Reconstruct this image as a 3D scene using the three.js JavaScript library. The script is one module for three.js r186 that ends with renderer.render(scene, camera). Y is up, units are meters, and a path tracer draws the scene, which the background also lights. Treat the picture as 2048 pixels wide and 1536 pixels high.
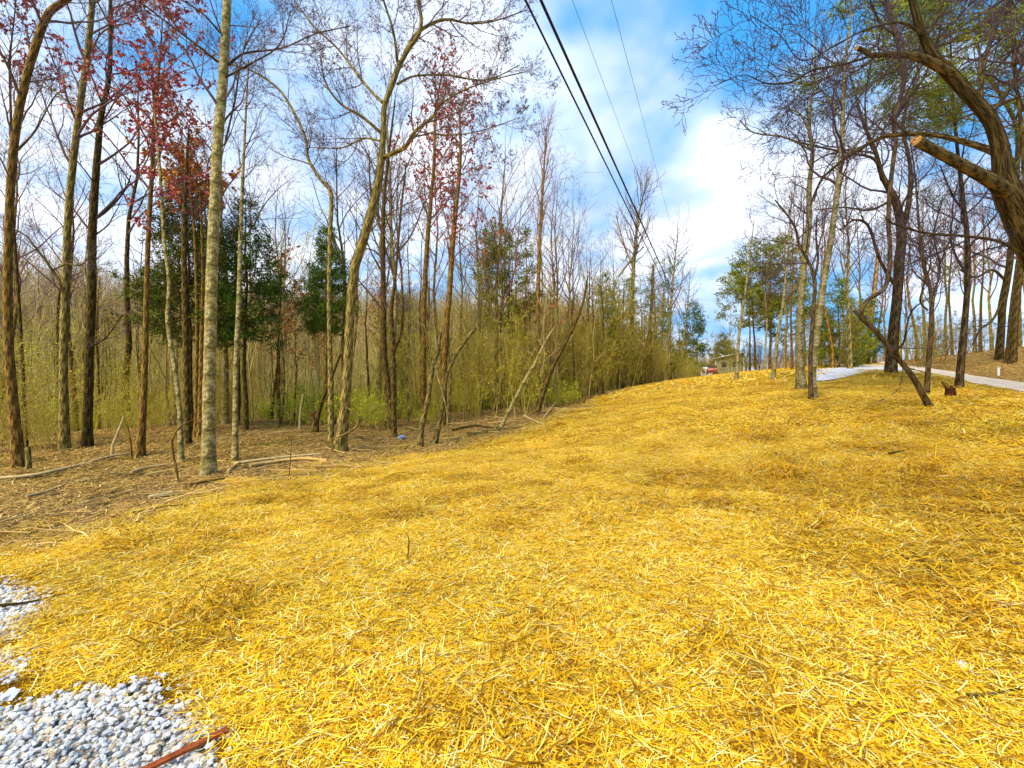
import * as THREE from 'three';
import { ImprovedNoise } from 'three/addons/math/ImprovedNoise.js';

// ---------------------------------------------------------------- camera, sky, sun, exposure
const F = 890, CX = 1024, CY = 768, EYE = 1.55;            // lens (in pixels of a 2048 wide frame) and eye height
const scene = new THREE.Scene();
const camera = new THREE.PerspectiveCamera(2 * Math.atan(CY / F) * 180 / Math.PI, 4 / 3, 0.05, 1500);
camera.position.set(0, EYE, 0);
camera.lookAt(0, EYE, -10);
const renderer = new THREE.WebGLRenderer({ antialias: true });
renderer.setSize(1024, 768);
renderer.toneMapping = THREE.LinearToneMapping;
renderer.toneMappingExposure = 1.68;
renderer.shadowMap.enabled = true;

let seed = 1;
const setSeed = (s) => { seed = s >>> 0; };
function rnd() { seed = (seed + 0x6D2B79F5) >>> 0; let t = seed; t = Math.imul(t ^ (t >>> 15), t | 1); t ^= t + Math.imul(t ^ (t >>> 7), t | 61); return ((t ^ (t >>> 14)) >>> 0) / 4294967296; }
const rr = (a, b) => a + (b - a) * rnd();
const pick = (a) => a[Math.floor(rnd() * a.length)];
const clamp = (x, a = 0, b = 1) => Math.min(b, Math.max(a, x));
const sstep = (a, b, x) => { const t = clamp((x - a) / (b - a)); return t * t * (3 - 2 * t); };
const lerp = (a, b, t) => a + (b - a) * t;
const PN = new ImprovedNoise();
const fbm = (x, y, z, o = 4) => { let s = 0, a = 0.5, f = 1; for (let i = 0; i < o; i++) { s += a * PN.noise(x * f + 13.7 * i, y * f + 7.1 * i, z * f + 3.3 * i); a *= 0.5; f *= 2.03; } return s; };

{ // broken bright cloud over a strong blue sky
  const W = 1024, H = 512, data = new Float32Array(W * H * 4);
  for (let j = 0; j < H; j++) {
    const el = ((j + 0.5) / H - 0.5) * Math.PI, y = Math.sin(el);
    for (let i = 0; i < W; i++) {
      const az = ((i + 0.5) / W - 0.5) * 2 * Math.PI, x = Math.cos(az) * Math.cos(el), z = Math.sin(az) * Math.cos(el);
      const yy = Math.max(0, y), k = 1 / (yy + 0.22);
      const px = x * k, pz = z * k;
      const wx = fbm(px * 1.1, 4.2, pz * 1.1, 3), wz = fbm(px * 1.1, 9.6, pz * 1.1, 3);
      let c = fbm(px * 0.95 + wx * 1.1 + 3.4, 1.7, pz * 0.95 + wz * 1.1 + 0.6, 6) * 1.25 + 0.5;
      c += 0.34 * fbm(px * 4 + wx, 5.1, pz * 4 + wz, 4);
      const toSun = (x * -0.93 + z * -0.36);
      c += 0.50 * Math.exp(-yy * 4.6) + 0.44 * toSun + 0.12 + 0.22 * fbm(px * 8 + wx * 2, 3.3, pz * 8 + wz * 2, 4);
      const a = 0.94 * sstep(0.40, 1.20, c);
      const b0 = [0.035, 0.27, 0.66], b1 = [0.17, 0.43, 0.74], t = Math.exp(-yy * 4.0);
      const tex = 0.94 + 0.42 * fbm(px * 2.3 + 5, 2.2, pz * 2.3, 4);
      const cl = [0.84 * tex, 0.86 * tex, 0.91 * tex];
      for (let q = 0; q < 3; q++) data[(j * W + i) * 4 + q] = lerp(lerp(b0[q], b1[q], t), cl[q], a);
      data[(j * W + i) * 4 + 3] = 1;
    }
  }
  const sky = new THREE.DataTexture(data, W, H, THREE.RGBAFormat, THREE.FloatType);
  sky.mapping = THREE.EquirectangularReflectionMapping; sky.magFilter = THREE.LinearFilter; sky.needsUpdate = true;
  scene.background = sky; scene.environment = sky;
}
const sun = new THREE.DirectionalLight(new THREE.Color(1.0, 0.90, 0.70), 3.1);
sun.position.set(-34, 90, 56);
sun.castShadow = true; sun.shadow.radius = 60; sun.shadow.mapSize.set(2048, 2048);
Object.assign(sun.shadow.camera, { left: -60, right: 60, top: 60, bottom: -60, far: 300 });
scene.add(sun); scene.add(sun.target);

// ---------------------------------------------------------------- naming helpers
const used = {};
function numbered(n) { const k = used[n] = (used[n] ?? -1) + 1; return k ? n + '_' + String(k).padStart(3, '0') : n; }
function thing(name, label, category, pos, group) {
  const o = new THREE.Group(); o.name = numbered(name); o.position.copy(pos);
  o.userData = { label, category }; if (group) o.userData.group = group;
  scene.add(o); return o;
}
function shadows(m) { m.castShadow = m.receiveShadow = true; return m; }
function part(name, geo, mat, parent) { const m = shadows(new THREE.Mesh(geo, mat)); m.name = name; parent.add(m); return m; }
function single(name, geo, mat, label, category, group, kind) {
  const m = shadows(new THREE.Mesh(geo, mat)); m.name = numbered(name); m.userData = { label };
  if (category) m.userData.category = category; if (group) m.userData.group = group; if (kind) m.userData.kind = kind;
  scene.add(m); return m;
}
function copyOf(src, pos, yaw, scale, label, group) {
  const c = src.clone(); c.name = numbered(src.name.replace(/_\d{3}$/, '')); c.position.copy(pos); c.rotation.y = yaw; c.scale.setScalar(scale);
  c.userData = { ...src.userData, label }; if (group) c.userData.group = group; else delete c.userData.group;
  scene.add(c); return c;
}
const V = (x, y, z) => new THREE.Vector3(x, y, z);
// a point at distance d that is seen at (px, py) from the photographer's place
const at = (px, py, d) => V((px - CX) / F * d, EYE - (py - CY) / F * d, -d);

// ---------------------------------------------------------------- terrain: surveyed spot heights, joined by a thin plate
const SPOT = [];   // [x, d, y]
const spot = (px, py, d) => { const p = at(px, py, d); SPOT.push([p.x, d, p.y]); };
for (const s of [[0, 0, 0], [0, 2, 0], [-2.2, 2, -0.03], [2.4, 2, 0.12], [0, 4, -0.02], [4.6, 4, 0.42], [0, -8, 0.1], [11, -4, 0.55], [-10, -5, -0.35], [-15, 3, -0.5], [13, 4, 0.75], [9, 1, 0.35], [40, 5, 3.5], [-40, 0, -2],
  [0, -40, 0], [60, -20, 4], [-60, -30, -3], [60, 60, 4.5], [30, 85, 2.9], [40, 85, 3.0], [33, 65, 2.6], [-30, 40, -2.5], [-60, 60, -3], [-5, 40, -0.8], [-50, 25, -3], [10, 60, 0.8], [-25, 22, -1.1], [60, 100, 3], [0, 100, -1], [-60, 100, -3], [30, 110, 3.5]]) SPOT.push(s);
for (const s of [[0, 1110, 4.6], [400, 1020, 6.2], [700, 950, 8.5], [1000, 880, 13], [1150, 820, 20], [1300, 770, 32], [1400, 755, 42], [38, 935, 10], [417, 947, 9], [679, 903, 11.5], [788, 873, 14], [1001, 856, 15], [1074, 818, 19], [1200, 790, 25],
  [480, 860, 15], [630, 865, 14.5], [720, 838, 22], [550, 838, 20], [1473, 760, 22], [1547, 760, 20], [1601, 780, 14], [1628, 798, 12], [1781, 749, 17], [1859, 813, 9.5], [1853, 788, 12], [1916, 782, 11.5], [1500, 746, 30], [1600, 736, 34],
  [2048, 798, 11.5], [1950, 783, 13], [2048, 787, 14], [1950, 770, 16.5], [1880, 752, 19], [1820, 738, 23], [1770, 731, 28], [2048, 768, 18], [1950, 754, 20.5], [1880, 742, 23], [1820, 733, 27], [1775, 728, 32],
  [2048, 702, 24], [1950, 714, 26], [1860, 718, 30], [1640, 764, 18], [1770, 746, 18.5], [1700, 738, 25], [1250, 850, 12], [1500, 850, 10], [1250, 1000, 5.6], [1800, 985, 5.6], [600, 1150, 3.7]]) spot(...s);
const tps = (() => {
  const n = SPOT.length, N = n + 3, S = 0.05, A = [], U = (a, b) => { const r2 = ((a[0] - b[0]) ** 2 + (a[1] - b[1]) ** 2) * S * S; return r2 < 1e-12 ? 0 : 0.5 * r2 * Math.log(r2); };
  for (let i = 0; i < N; i++) { A.push(new Float64Array(N + 1)); }
  for (let i = 0; i < n; i++) {
    for (let j = 0; j < n; j++) A[i][j] = U(SPOT[i], SPOT[j]) + (i === j ? 0.0006 : 0);
    const b = [1, SPOT[i][0] * S, SPOT[i][1] * S];
    for (let k = 0; k < 3; k++) A[i][n + k] = A[n + k][i] = b[k];
    A[i][N] = SPOT[i][2];
  }
  for (let c = 0; c < N; c++) {
    let p = c; for (let r = c + 1; r < N; r++) if (Math.abs(A[r][c]) > Math.abs(A[p][c])) p = r;
    [A[c], A[p]] = [A[p], A[c]];
    for (let r = 0; r < N; r++) if (r !== c) { const f = A[r][c] / A[c][c]; if (f) for (let k = c; k <= N; k++) A[r][k] -= f * A[c][k]; }
  }
  const w = A.map((row, i) => row[N] / row[i]);
  return (x, d) => { let s = w[n] + w[n + 1] * x * S + w[n + 2] * d * S; const q = [x, d]; for (let i = 0; i < n; i++) s += w[i] * U(q, SPOT[i]); return s; };
})();
// ground height at world (x, z)
function H0(x, z) {
  const d = -z, r = Math.hypot(x, d);
  const cx = clamp(x, -70, 75), cd = clamp(d, -45, 115);
  let y = tps(cx, cd);
  const az = x / Math.max(8, d);                              // the wooded hill across the valley on the left
  const left = 1 - sstep(0.05, 0.42, az), hill = sstep(48, 118, r) * left * (d > 0 ? sstep(0, 20, d) : 0);
  y = lerp(y, lerp(y, 15 + 3 * fbm(x * 0.02, 2, z * 0.02, 3), 1), hill);
  const far = sstep(115, 230, r) * (1 - left);
  y = lerp(y, 5, far);
  return y;
}
const bumpy = (x, z) => { const r = Math.hypot(x, z), k = 1 - 0.6 * sstep(10, 40, r); return k * (0.06 * PN.noise(x * 0.55, 3.1, z * 0.55) + 0.045 * PN.noise(x * 1.7, 8.2, z * 1.7) + 0.022 * PN.noise(x * 4.1, 5.2, z * 4.1)); };
const H = (x, z) => H0(x, z) + bumpy(x, z);
// where the line of sight through (px, py) meets the ground
function ground(px, py, from = 1.2) {
  let a = from;
  for (let d = from; d < 140; d += Math.max(0.06, d * 0.01)) {
    const p = at(px, py, d);
    if (H0(p.x, p.z) >= p.y) { for (let i = 0, b = d; i < 18; i++) { const m = (a + b) / 2, q = at(px, py, m); if (H0(q.x, q.z) >= q.y) b = m; else a = m; d = b; } const q = at(px, py, d); q.y = H(q.x, q.z); return q; }
    a = d;
  }
  const q = at(px, py, 45); q.y = H(q.x, q.z); return q;
}
const put = (px, d) => { const x = (px - CX) / F * d; return V(x, H(x, -d), -d); };

// ---------------------------------------------------------------- areas
const inside = (poly, x, z) => { let c = false; for (let i = 0, j = poly.length - 1; i < poly.length; j = i++) { const [a, b] = poly[i], [e, f] = poly[j]; if ((b > z) !== (f > z) && x < (e - a) * (z - b) / (f - b) + a) c = !c; } return c; };
const edgeDist = (poly, x, z) => { let m = 1e9; for (let i = 0, j = poly.length - 1; i < poly.length; j = i++) { const [a, b] = poly[i], [e, f] = poly[j], dx = e - a, dz = f - b, t = clamp(((x - a) * dx + (z - b) * dz) / (dx * dx + dz * dz + 1e-12)); m = Math.min(m, Math.hypot(x - a - dx * t, z - b - dz * t)); } return m; };
const signed = (poly, x, z) => (inside(poly, x, z) ? 1 : -1) * edgeDist(poly, x, z);
const G2 = (px, py) => { const p = ground(px, py); return [p.x, p.z]; };
const roadNear = [[9, 6], [11, -1], [13.2, -7], [16.1, -14], [17.2, -16.5], [18.3, -19], [20.6, -23], [23.5, -28], [28, -34], [37, -44]];
const roadFar = [[13.2, 6], [15.2, -2], [17.4, -10], [20.7, -18], [21.3, -20.5], [22.1, -23], [24.1, -27], [27, -32], [31.5, -37.5], [40, -46.5]];
const STRAW = [[-9, 4], [-8.2, -4], G2(0, 1108), G2(200, 1082), G2(400, 1018), G2(560, 972), G2(700, 945), G2(850, 914), G2(1000, 880), G2(1100, 846), G2(1150, 821), G2(1210, 797), [9.2, -31], [13.5, -38], [18, -46], [24, -47], [29, -46], ...roadNear.slice(0, 9).reverse().map(([x, z]) => [x - 0.7, z + 0.2]), [8, 5]];
const GRAVEL_A = [[-4.5, 0.5], [-4.2, -2.3], G2(-60, 1420), G2(30, 1405), G2(150, 1388), G2(290, 1366), G2(330, 1385), G2(395, 1405), G2(402, 1440), G2(440, 1490), G2(450, 1640), [-0.8, 0.5]];
const GRAVEL_B = [[-8.5, -3.2], G2(-300, 1160), G2(0, 1168), G2(90, 1176), G2(112, 1200), G2(50, 1245), G2(0, 1270), G2(22, 1300), G2(20, 1340), G2(-20, 1372), [-5.5, -2]];
const DRIVE = [[12.3, -17.6], [14.9, -18.2], [17.6, -19.2], [20.5, -23.4], [23.2, -28], [20.8, -29], [19, -26.5], [15.5, -23]];
const gravelAt = (x, z) => Math.max(signed(GRAVEL_A, x, z), signed(GRAVEL_B, x, z)) + 0.16 * PN.noise(x * 5, 1, z * 5) + 0.08 * PN.noise(x * 14, 4, z * 14);
function strawAt(x, z) {                                    // metres inside the mulched area, ragged
  const r = Math.hypot(x, z), s = signed(STRAW, x, z) + (0.12 + 0.014 * r) * fbm(x * 1.3, 6, z * 1.3, 3) * 2;
  let v = s;
  if (r < 9) v = Math.min(v, -gravelAt(x, z) + 0.05);
  if (r > 14 && r < 32) v = Math.min(v, -signed(DRIVE, x, z) + 0.3 * PN.noise(x * 1.5, 2, z * 1.5));
  return v;
}

// ---------------------------------------------------------------- textures
function canvasTex(size, draw, srgb = true) {
  const c = document.createElement('canvas'); c.width = c.height = size; const g = c.getContext('2d'); draw(g, size);
  const t = new THREE.CanvasTexture(c); t.wrapS = t.wrapT = THREE.RepeatWrapping; if (srgb) t.colorSpace = THREE.SRGBColorSpace; return t;
}
function noiseTex(size, fn, srgb) {                          // fn(u, v) -> [r, g, b] 0..1
  const d = new Uint8Array(size * size * 4);
  for (let j = 0; j < size; j++) for (let i = 0; i < size; i++) { const c = fn(i / size, j / size); for (let q = 0; q < 3; q++) d[(j * size + i) * 4 + q] = clamp(c[q]) * 255; d[(j * size + i) * 4 + 3] = 255; }
  const t = new THREE.DataTexture(d, size, size); t.wrapS = t.wrapT = THREE.RepeatWrapping; t.magFilter = THREE.LinearFilter; t.needsUpdate = true; if (srgb) t.colorSpace = THREE.SRGBColorSpace; return t;
}
const hash = (x, y, s) => { let h = Math.imul(x, 374761393) + Math.imul(y, 668265263) + Math.imul(s, 974711); h = Math.imul(h ^ (h >>> 13), 1274126177); return ((h ^ (h >>> 16)) >>> 0) / 4294967296; };
const pnoise = (x, y, px, py, s) => { const xi = Math.floor(x), yi = Math.floor(y), a = x - xi, b = y - yi, u = a * a * (3 - 2 * a), v = b * b * (3 - 2 * b), m = (k, p) => ((k % p) + p) % p; return 2 * lerp(lerp(hash(m(xi, px), m(yi, py), s), hash(m(xi + 1, px), m(yi, py), s), u), lerp(hash(m(xi, px), m(yi + 1, py), s), hash(m(xi + 1, px), m(yi + 1, py), s), u), v) - 1; };
const tfbm = (u, v, fu, fv, s) => { let t = 0, k = 0.42; for (let i = 0; i < 4; i++) { const p = fu << i, q = fv << i; t += k * pnoise(u * p, v * q, p, q, s * 17 + i); k *= 0.55; } return t; };
const barkMap = noiseTex(256, (u, v) => { const r = tfbm(u, v, 16, 5, 1), m = tfbm(u, v, 4, 4, 7), l = sstep(0.08, 0.28, tfbm(u, v, 5, 6, 21)); const k = clamp(0.66 + r * 0.75 + m * 0.35); return [k + 0.10 * l, k + 0.12 * l, k * (0.92) + 0.10 * l]; }, true);
const barkBump = noiseTex(256, (u, v) => { const r = tfbm(u, v, 18, 5, 1); const k = clamp(0.5 + r * 1.1); return [k, k, k]; });
const paleMap = noiseTex(256, (u, v) => { const r = tfbm(u, v, 9, 14, 3), l = sstep(-0.05, 0.25, tfbm(u, v, 3, 4, 11)), dk = sstep(0.12, 0.4, tfbm(u, v, 6, 12, 31)); const k = clamp(0.68 + r * 0.4 + 0.14 * l - 0.20 * dk); return [k, k * 0.99, k * (0.84 + 0.14 * l)]; }, true);
const soilMap = noiseTex(512, (u, v) => { const a = tfbm(u, v, 30, 30, 2), b = tfbm(u, v, 9, 9, 8), c = tfbm(u, v, 80, 80, 4); const k = clamp(0.66 + a * 0.55 + b * 0.45 + c * 0.45); return [k, k * 0.985, k * 0.95]; }, true);
const soilBump = noiseTex(512, (u, v) => { const k = clamp(0.5 + tfbm(u, v, 30, 30, 2) * 1.2 + tfbm(u, v, 80, 80, 4) * 0.6); return [k, k, k]; });
const gravelMap = noiseTex(512, (u, v) => { const a = tfbm(u, v, 60, 60, 5), b = tfbm(u, v, 8, 8, 9); const k = clamp(0.90 + a * 0.22 + b * 0.12); return [k, k * 0.99, k * 0.98]; }, true);
const strokes = (bump) => (g, S) => {
  setSeed(77);
  g.fillStyle = bump ? '#202020' : '#6b4a10'; g.fillRect(0, 0, S, S);
  for (let i = 0; i < 15000; i++) {
    const x = rnd() * S, y = rnd() * S, a = rnd() * Math.PI * 2, l = rr(16, 62), t = i / 15000, b = rr(-0.3, 0.3), w = rr(1.2, 3.0), k = rnd();
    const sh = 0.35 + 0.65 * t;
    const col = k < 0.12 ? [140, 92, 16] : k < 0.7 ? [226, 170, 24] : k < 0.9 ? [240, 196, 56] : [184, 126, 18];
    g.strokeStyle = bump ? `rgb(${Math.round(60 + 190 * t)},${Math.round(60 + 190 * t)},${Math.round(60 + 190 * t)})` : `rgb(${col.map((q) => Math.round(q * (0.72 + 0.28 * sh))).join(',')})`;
    g.lineWidth = w;
    for (const ox of [-S, 0, S]) for (const oy of [-S, 0, S]) {
      const X = x + ox, Y = y + oy; if (X < -70 || Y < -70 || X > S + 70 || Y > S + 70) continue;
      g.beginPath(); g.moveTo(X, Y); g.lineTo(X + Math.cos(a) * l * 0.5, Y + Math.sin(a) * l * 0.5); g.lineTo(X + Math.cos(a) * l * 0.5 + Math.cos(a + b) * l * 0.5, Y + Math.sin(a) * l * 0.5 + Math.sin(a + b) * l * 0.5); g.stroke();
    }
  }
};
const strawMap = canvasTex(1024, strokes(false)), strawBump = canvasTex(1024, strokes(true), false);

// ---------------------------------------------------------------- materials (linear base colours)
const std = (rgb, o = {}) => new THREE.MeshPhysicalMaterial({ color: new THREE.Color().setRGB(...rgb), roughness: 0.95, specularIntensity: 0.2, ...o });
const M = {
  bark: std([0.62, 0.44, 0.13], { map: barkMap, bumpMap: barkBump, bumpScale: 0.02 }),
  barkDark: std([0.27, 0.165, 0.045], { map: barkMap, bumpMap: barkBump, bumpScale: 0.02 }),
  barkRed: std([0.54, 0.29, 0.07], { map: barkMap, bumpMap: barkBump, bumpScale: 0.02 }),
  barkPale: std([0.66, 0.52, 0.21], { map: paleMap, bumpMap: barkBump, bumpScale: 0.008 }),
  barkDusk: std([0.19, 0.12, 0.06], { map: barkMap, bumpMap: barkBump, bumpScale: 0.02 }), barkMid: std([0.36, 0.26, 0.085], { map: barkMap, bumpMap: barkBump, bumpScale: 0.015 }),
  barkGrey: std([0.50, 0.42, 0.22], { map: paleMap, bumpMap: barkBump, bumpScale: 0.008 }),
  barkOak: std([0.215, 0.135, 0.042], { map: barkMap, bumpMap: barkBump, bumpScale: 0.022 }),
  twig: std([0.15, 0.09, 0.07]), twigDark: std([0.085, 0.055, 0.06]), twigPale: std([0.26, 0.20, 0.12]), twigRed: std([0.27, 0.12, 0.08]), twigOlive: std([0.27, 0.215, 0.03]), twigTan: std([0.44, 0.29, 0.09]),
  cut: std([0.78, 0.42, 0.14], { map: soilMap }), cutPale: std([0.8, 0.66, 0.36], { map: soilMap }),
  leafRed: std([1, 1, 1], { vertexColors: true, side: THREE.DoubleSide, roughness: 0.7 }),
  needle: std([1, 1, 1], { vertexColors: true, side: THREE.DoubleSide, roughness: 0.75 }),
  soil: std([1, 1, 1], { vertexColors: true, map: soilMap, bumpMap: soilBump, bumpScale: 0.03 }),
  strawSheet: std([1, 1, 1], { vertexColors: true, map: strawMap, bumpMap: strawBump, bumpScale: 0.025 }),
  straw: std([1, 1, 1], { vertexColors: true, side: THREE.DoubleSide, roughness: 0.8, specularIntensity: 0.15 }),
  stone: std([1, 1, 1], { vertexColors: true, roughness: 0.75, bumpMap: soilBump, bumpScale: 0.002 }),
};
// ---------------------------------------------------------------- ground sheets
{
  const nx = 190, nf = 250, nb = 60, k = 6, A = 420;
  const ax = []; for (let i = -nx; i <= nx; i++) ax.push(A * Math.sinh(k * i / nx) / Math.sinh(k));
  const az = []; for (let j = -nb; j <= nf; j++) az.push(-A * Math.sinh(k * j / nf) / Math.sinh(k));
  const nX = ax.length, nZ = az.length, pos = new Float32Array(nX * nZ * 3), col = new Float32Array(nX * nZ * 3), uv = new Float32Array(nX * nZ * 2), field = new Float32Array(nX * nZ), scol = new Float32Array(nX * nZ * 3);
  for (let j = 0; j < nZ; j++) for (let i = 0; i < nX; i++) {
    const x = ax[i], z = az[j], n = j * nX + i, r = Math.hypot(x, z);
    pos.set([x, H(x, z), z], n * 3); uv.set([x / 1.7, z / 1.7], n * 2);
    const m = fbm(x * 0.35, 1.2, z * 0.35, 4), wood = sstep(-0.5, -7, r < 90 ? signed(STRAW, x, z) : -20);
    const dry = [0.60, 0.365, 0.125], lit = [0.46, 0.30, 0.045];
    const kk = 1 + 0.7 * m, gv = x < 0.2 && x > -9 && z > -5.2 && z < 1 ? sstep(-0.12, 0.02, gravelAt(x, z)) : 0;
    col.set(dry.map((c, q) => lerp(lerp(c, lit[q], wood) * kk, [0.98, 0.92, 0.84][q], gv)), n * 3);
    field[n] = r < 75 ? strawAt(x, z) : -9;
    const t = fbm(x * 0.8, 3, z * 0.8, 3), bare = sstep(0.18, 0.42, fbm(x * 0.6 + 9, 5, z * 0.6, 4));
    const s = 1 + 0.30 * t;
    scol.set([0.90 * s * (1 - 0.25 * bare), 0.78 * s * (1 - 0.22 * bare), 0.36 * s * (1 + 0.9 * bare)], n * 3);
  }
  const idx = [], sidx = [];
  for (let j = 0; j < nZ - 1; j++) for (let i = 0; i < nX - 1; i++) {
    const a = j * nX + i, b = a + 1, c = a + nX, d = c + 1;
    idx.push(a, b, c, b, d, c);
    for (const t of [[a, b, c], [b, d, c]]) if (field[t[0]] + field[t[1]] + field[t[2]] > 0.12) sidx.push(...t);
  }
  const mk = (index, lift, colors, uvs) => { const g = new THREE.BufferGeometry(), p = pos.slice(); for (let n = 1; n < p.length; n += 3) p[n] += lift; g.setAttribute('position', new THREE.BufferAttribute(p, 3)); g.setAttribute('color', new THREE.BufferAttribute(colors, 3)); g.setAttribute('uv', new THREE.BufferAttribute(uvs, 2)); g.setIndex(index); g.computeVertexNormals(); return g; };
  single('ground', mk(idx, 0, col, uv), M.soil, 'brown bare soil and leaf litter under the trees', null, null, 'structure');
  const suv = uv.slice(); for (let n = 0; n < suv.length; n++) suv[n] *= 1.7 / 1.55;
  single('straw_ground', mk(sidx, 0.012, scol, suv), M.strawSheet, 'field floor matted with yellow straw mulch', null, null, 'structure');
}
function ribbon(A, B, n, lift, mat, name, label) {
  const pos = [], uv = [], idx = [], W = 6;
  const len = A.length - 1;
  for (let s = 0; s <= len * n; s++) {
    const i = Math.min(len - 1, Math.floor(s / n)), t = s / n - i;
    for (let w = 0; w <= W; w++) { const q = w / W, ja = 0.16 * PN.noise(s * 0.9, w < 1 ? 3 : 7, 0) * (w === 0 || w === W ? 1 : 0), x = lerp(lerp(A[i][0], A[i + 1][0], t), lerp(B[i][0], B[i + 1][0], t), q) + ja, z = lerp(lerp(A[i][1], A[i + 1][1], t), lerp(B[i][1], B[i + 1][1], t), q); pos.push(x, H0(x, z) + lift + 0.05 * Math.sin(q * Math.PI), z); uv.push(x / 2.1, z / 2.1); }
  }
  for (let s = 0; s < len * n; s++) for (let w = 0; w < W; w++) { const a = s * (W + 1) + w, b = a + 1, c = a + W + 1, d = c + 1; idx.push(a, b, c, b, d, c); }
  const g = new THREE.BufferGeometry(); g.setAttribute('position', new THREE.Float32BufferAttribute(pos, 3)); g.setAttribute('uv', new THREE.Float32BufferAttribute(uv, 2)); g.setIndex(idx); g.computeVertexNormals();
  mat.side = THREE.DoubleSide;
  return single(name, g, mat, label, null, null, 'structure');
}
ribbon(roadNear, roadFar, 8, 0.06, std([0.80, 0.62, 0.44], { map: gravelMap, roughness: 0.95 }), 'road', 'pale narrow road running past the trees below the bank');
{ // the pale gravel drive that meets the road
  const c = DRIVE.reduce((s, p) => [s[0] + p[0] / DRIVE.length, s[1] + p[1] / DRIVE.length], [0, 0]), pos = [], uv = [], idx = [], rings = 12, N = 72;
  const poly = new THREE.CatmullRomCurve3(DRIVE.map(([x, z]) => V(x, 0, z)), true, 'centripetal').getSpacedPoints(N);
  for (let r = 0; r <= rings; r++) for (let i = 0; i < N; i++) { const j = r === rings ? 0.25 * PN.noise(i * 0.7, 3, 1) : 0, t = r / rings, x = lerp(c[0], poly[i].x, t) + j, z = lerp(c[1], poly[i].z, t) + j; pos.push(x, H0(x, z) + 0.075, z); uv.push(x / 1.9, z / 1.9); }
  for (let r = 0; r < rings; r++) for (let i = 0; i < N; i++) { const a = r * N + i, b = r * N + (i + 1) % N; idx.push(a, b, a + N, b, b + N, a + N); }
  const g = new THREE.BufferGeometry(); g.setAttribute('position', new THREE.Float32BufferAttribute(pos, 3)); g.setAttribute('uv', new THREE.Float32BufferAttribute(uv, 2)); g.setIndex(idx); g.computeVertexNormals();
  single('gravel_drive', g, std([0.90, 0.88, 0.88], { map: gravelMap, bumpMap: soilBump, bumpScale: 0.03, side: THREE.DoubleSide }), 'pale grey gravel drive joining the road behind the twin trees', null, null, 'structure');
}

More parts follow.
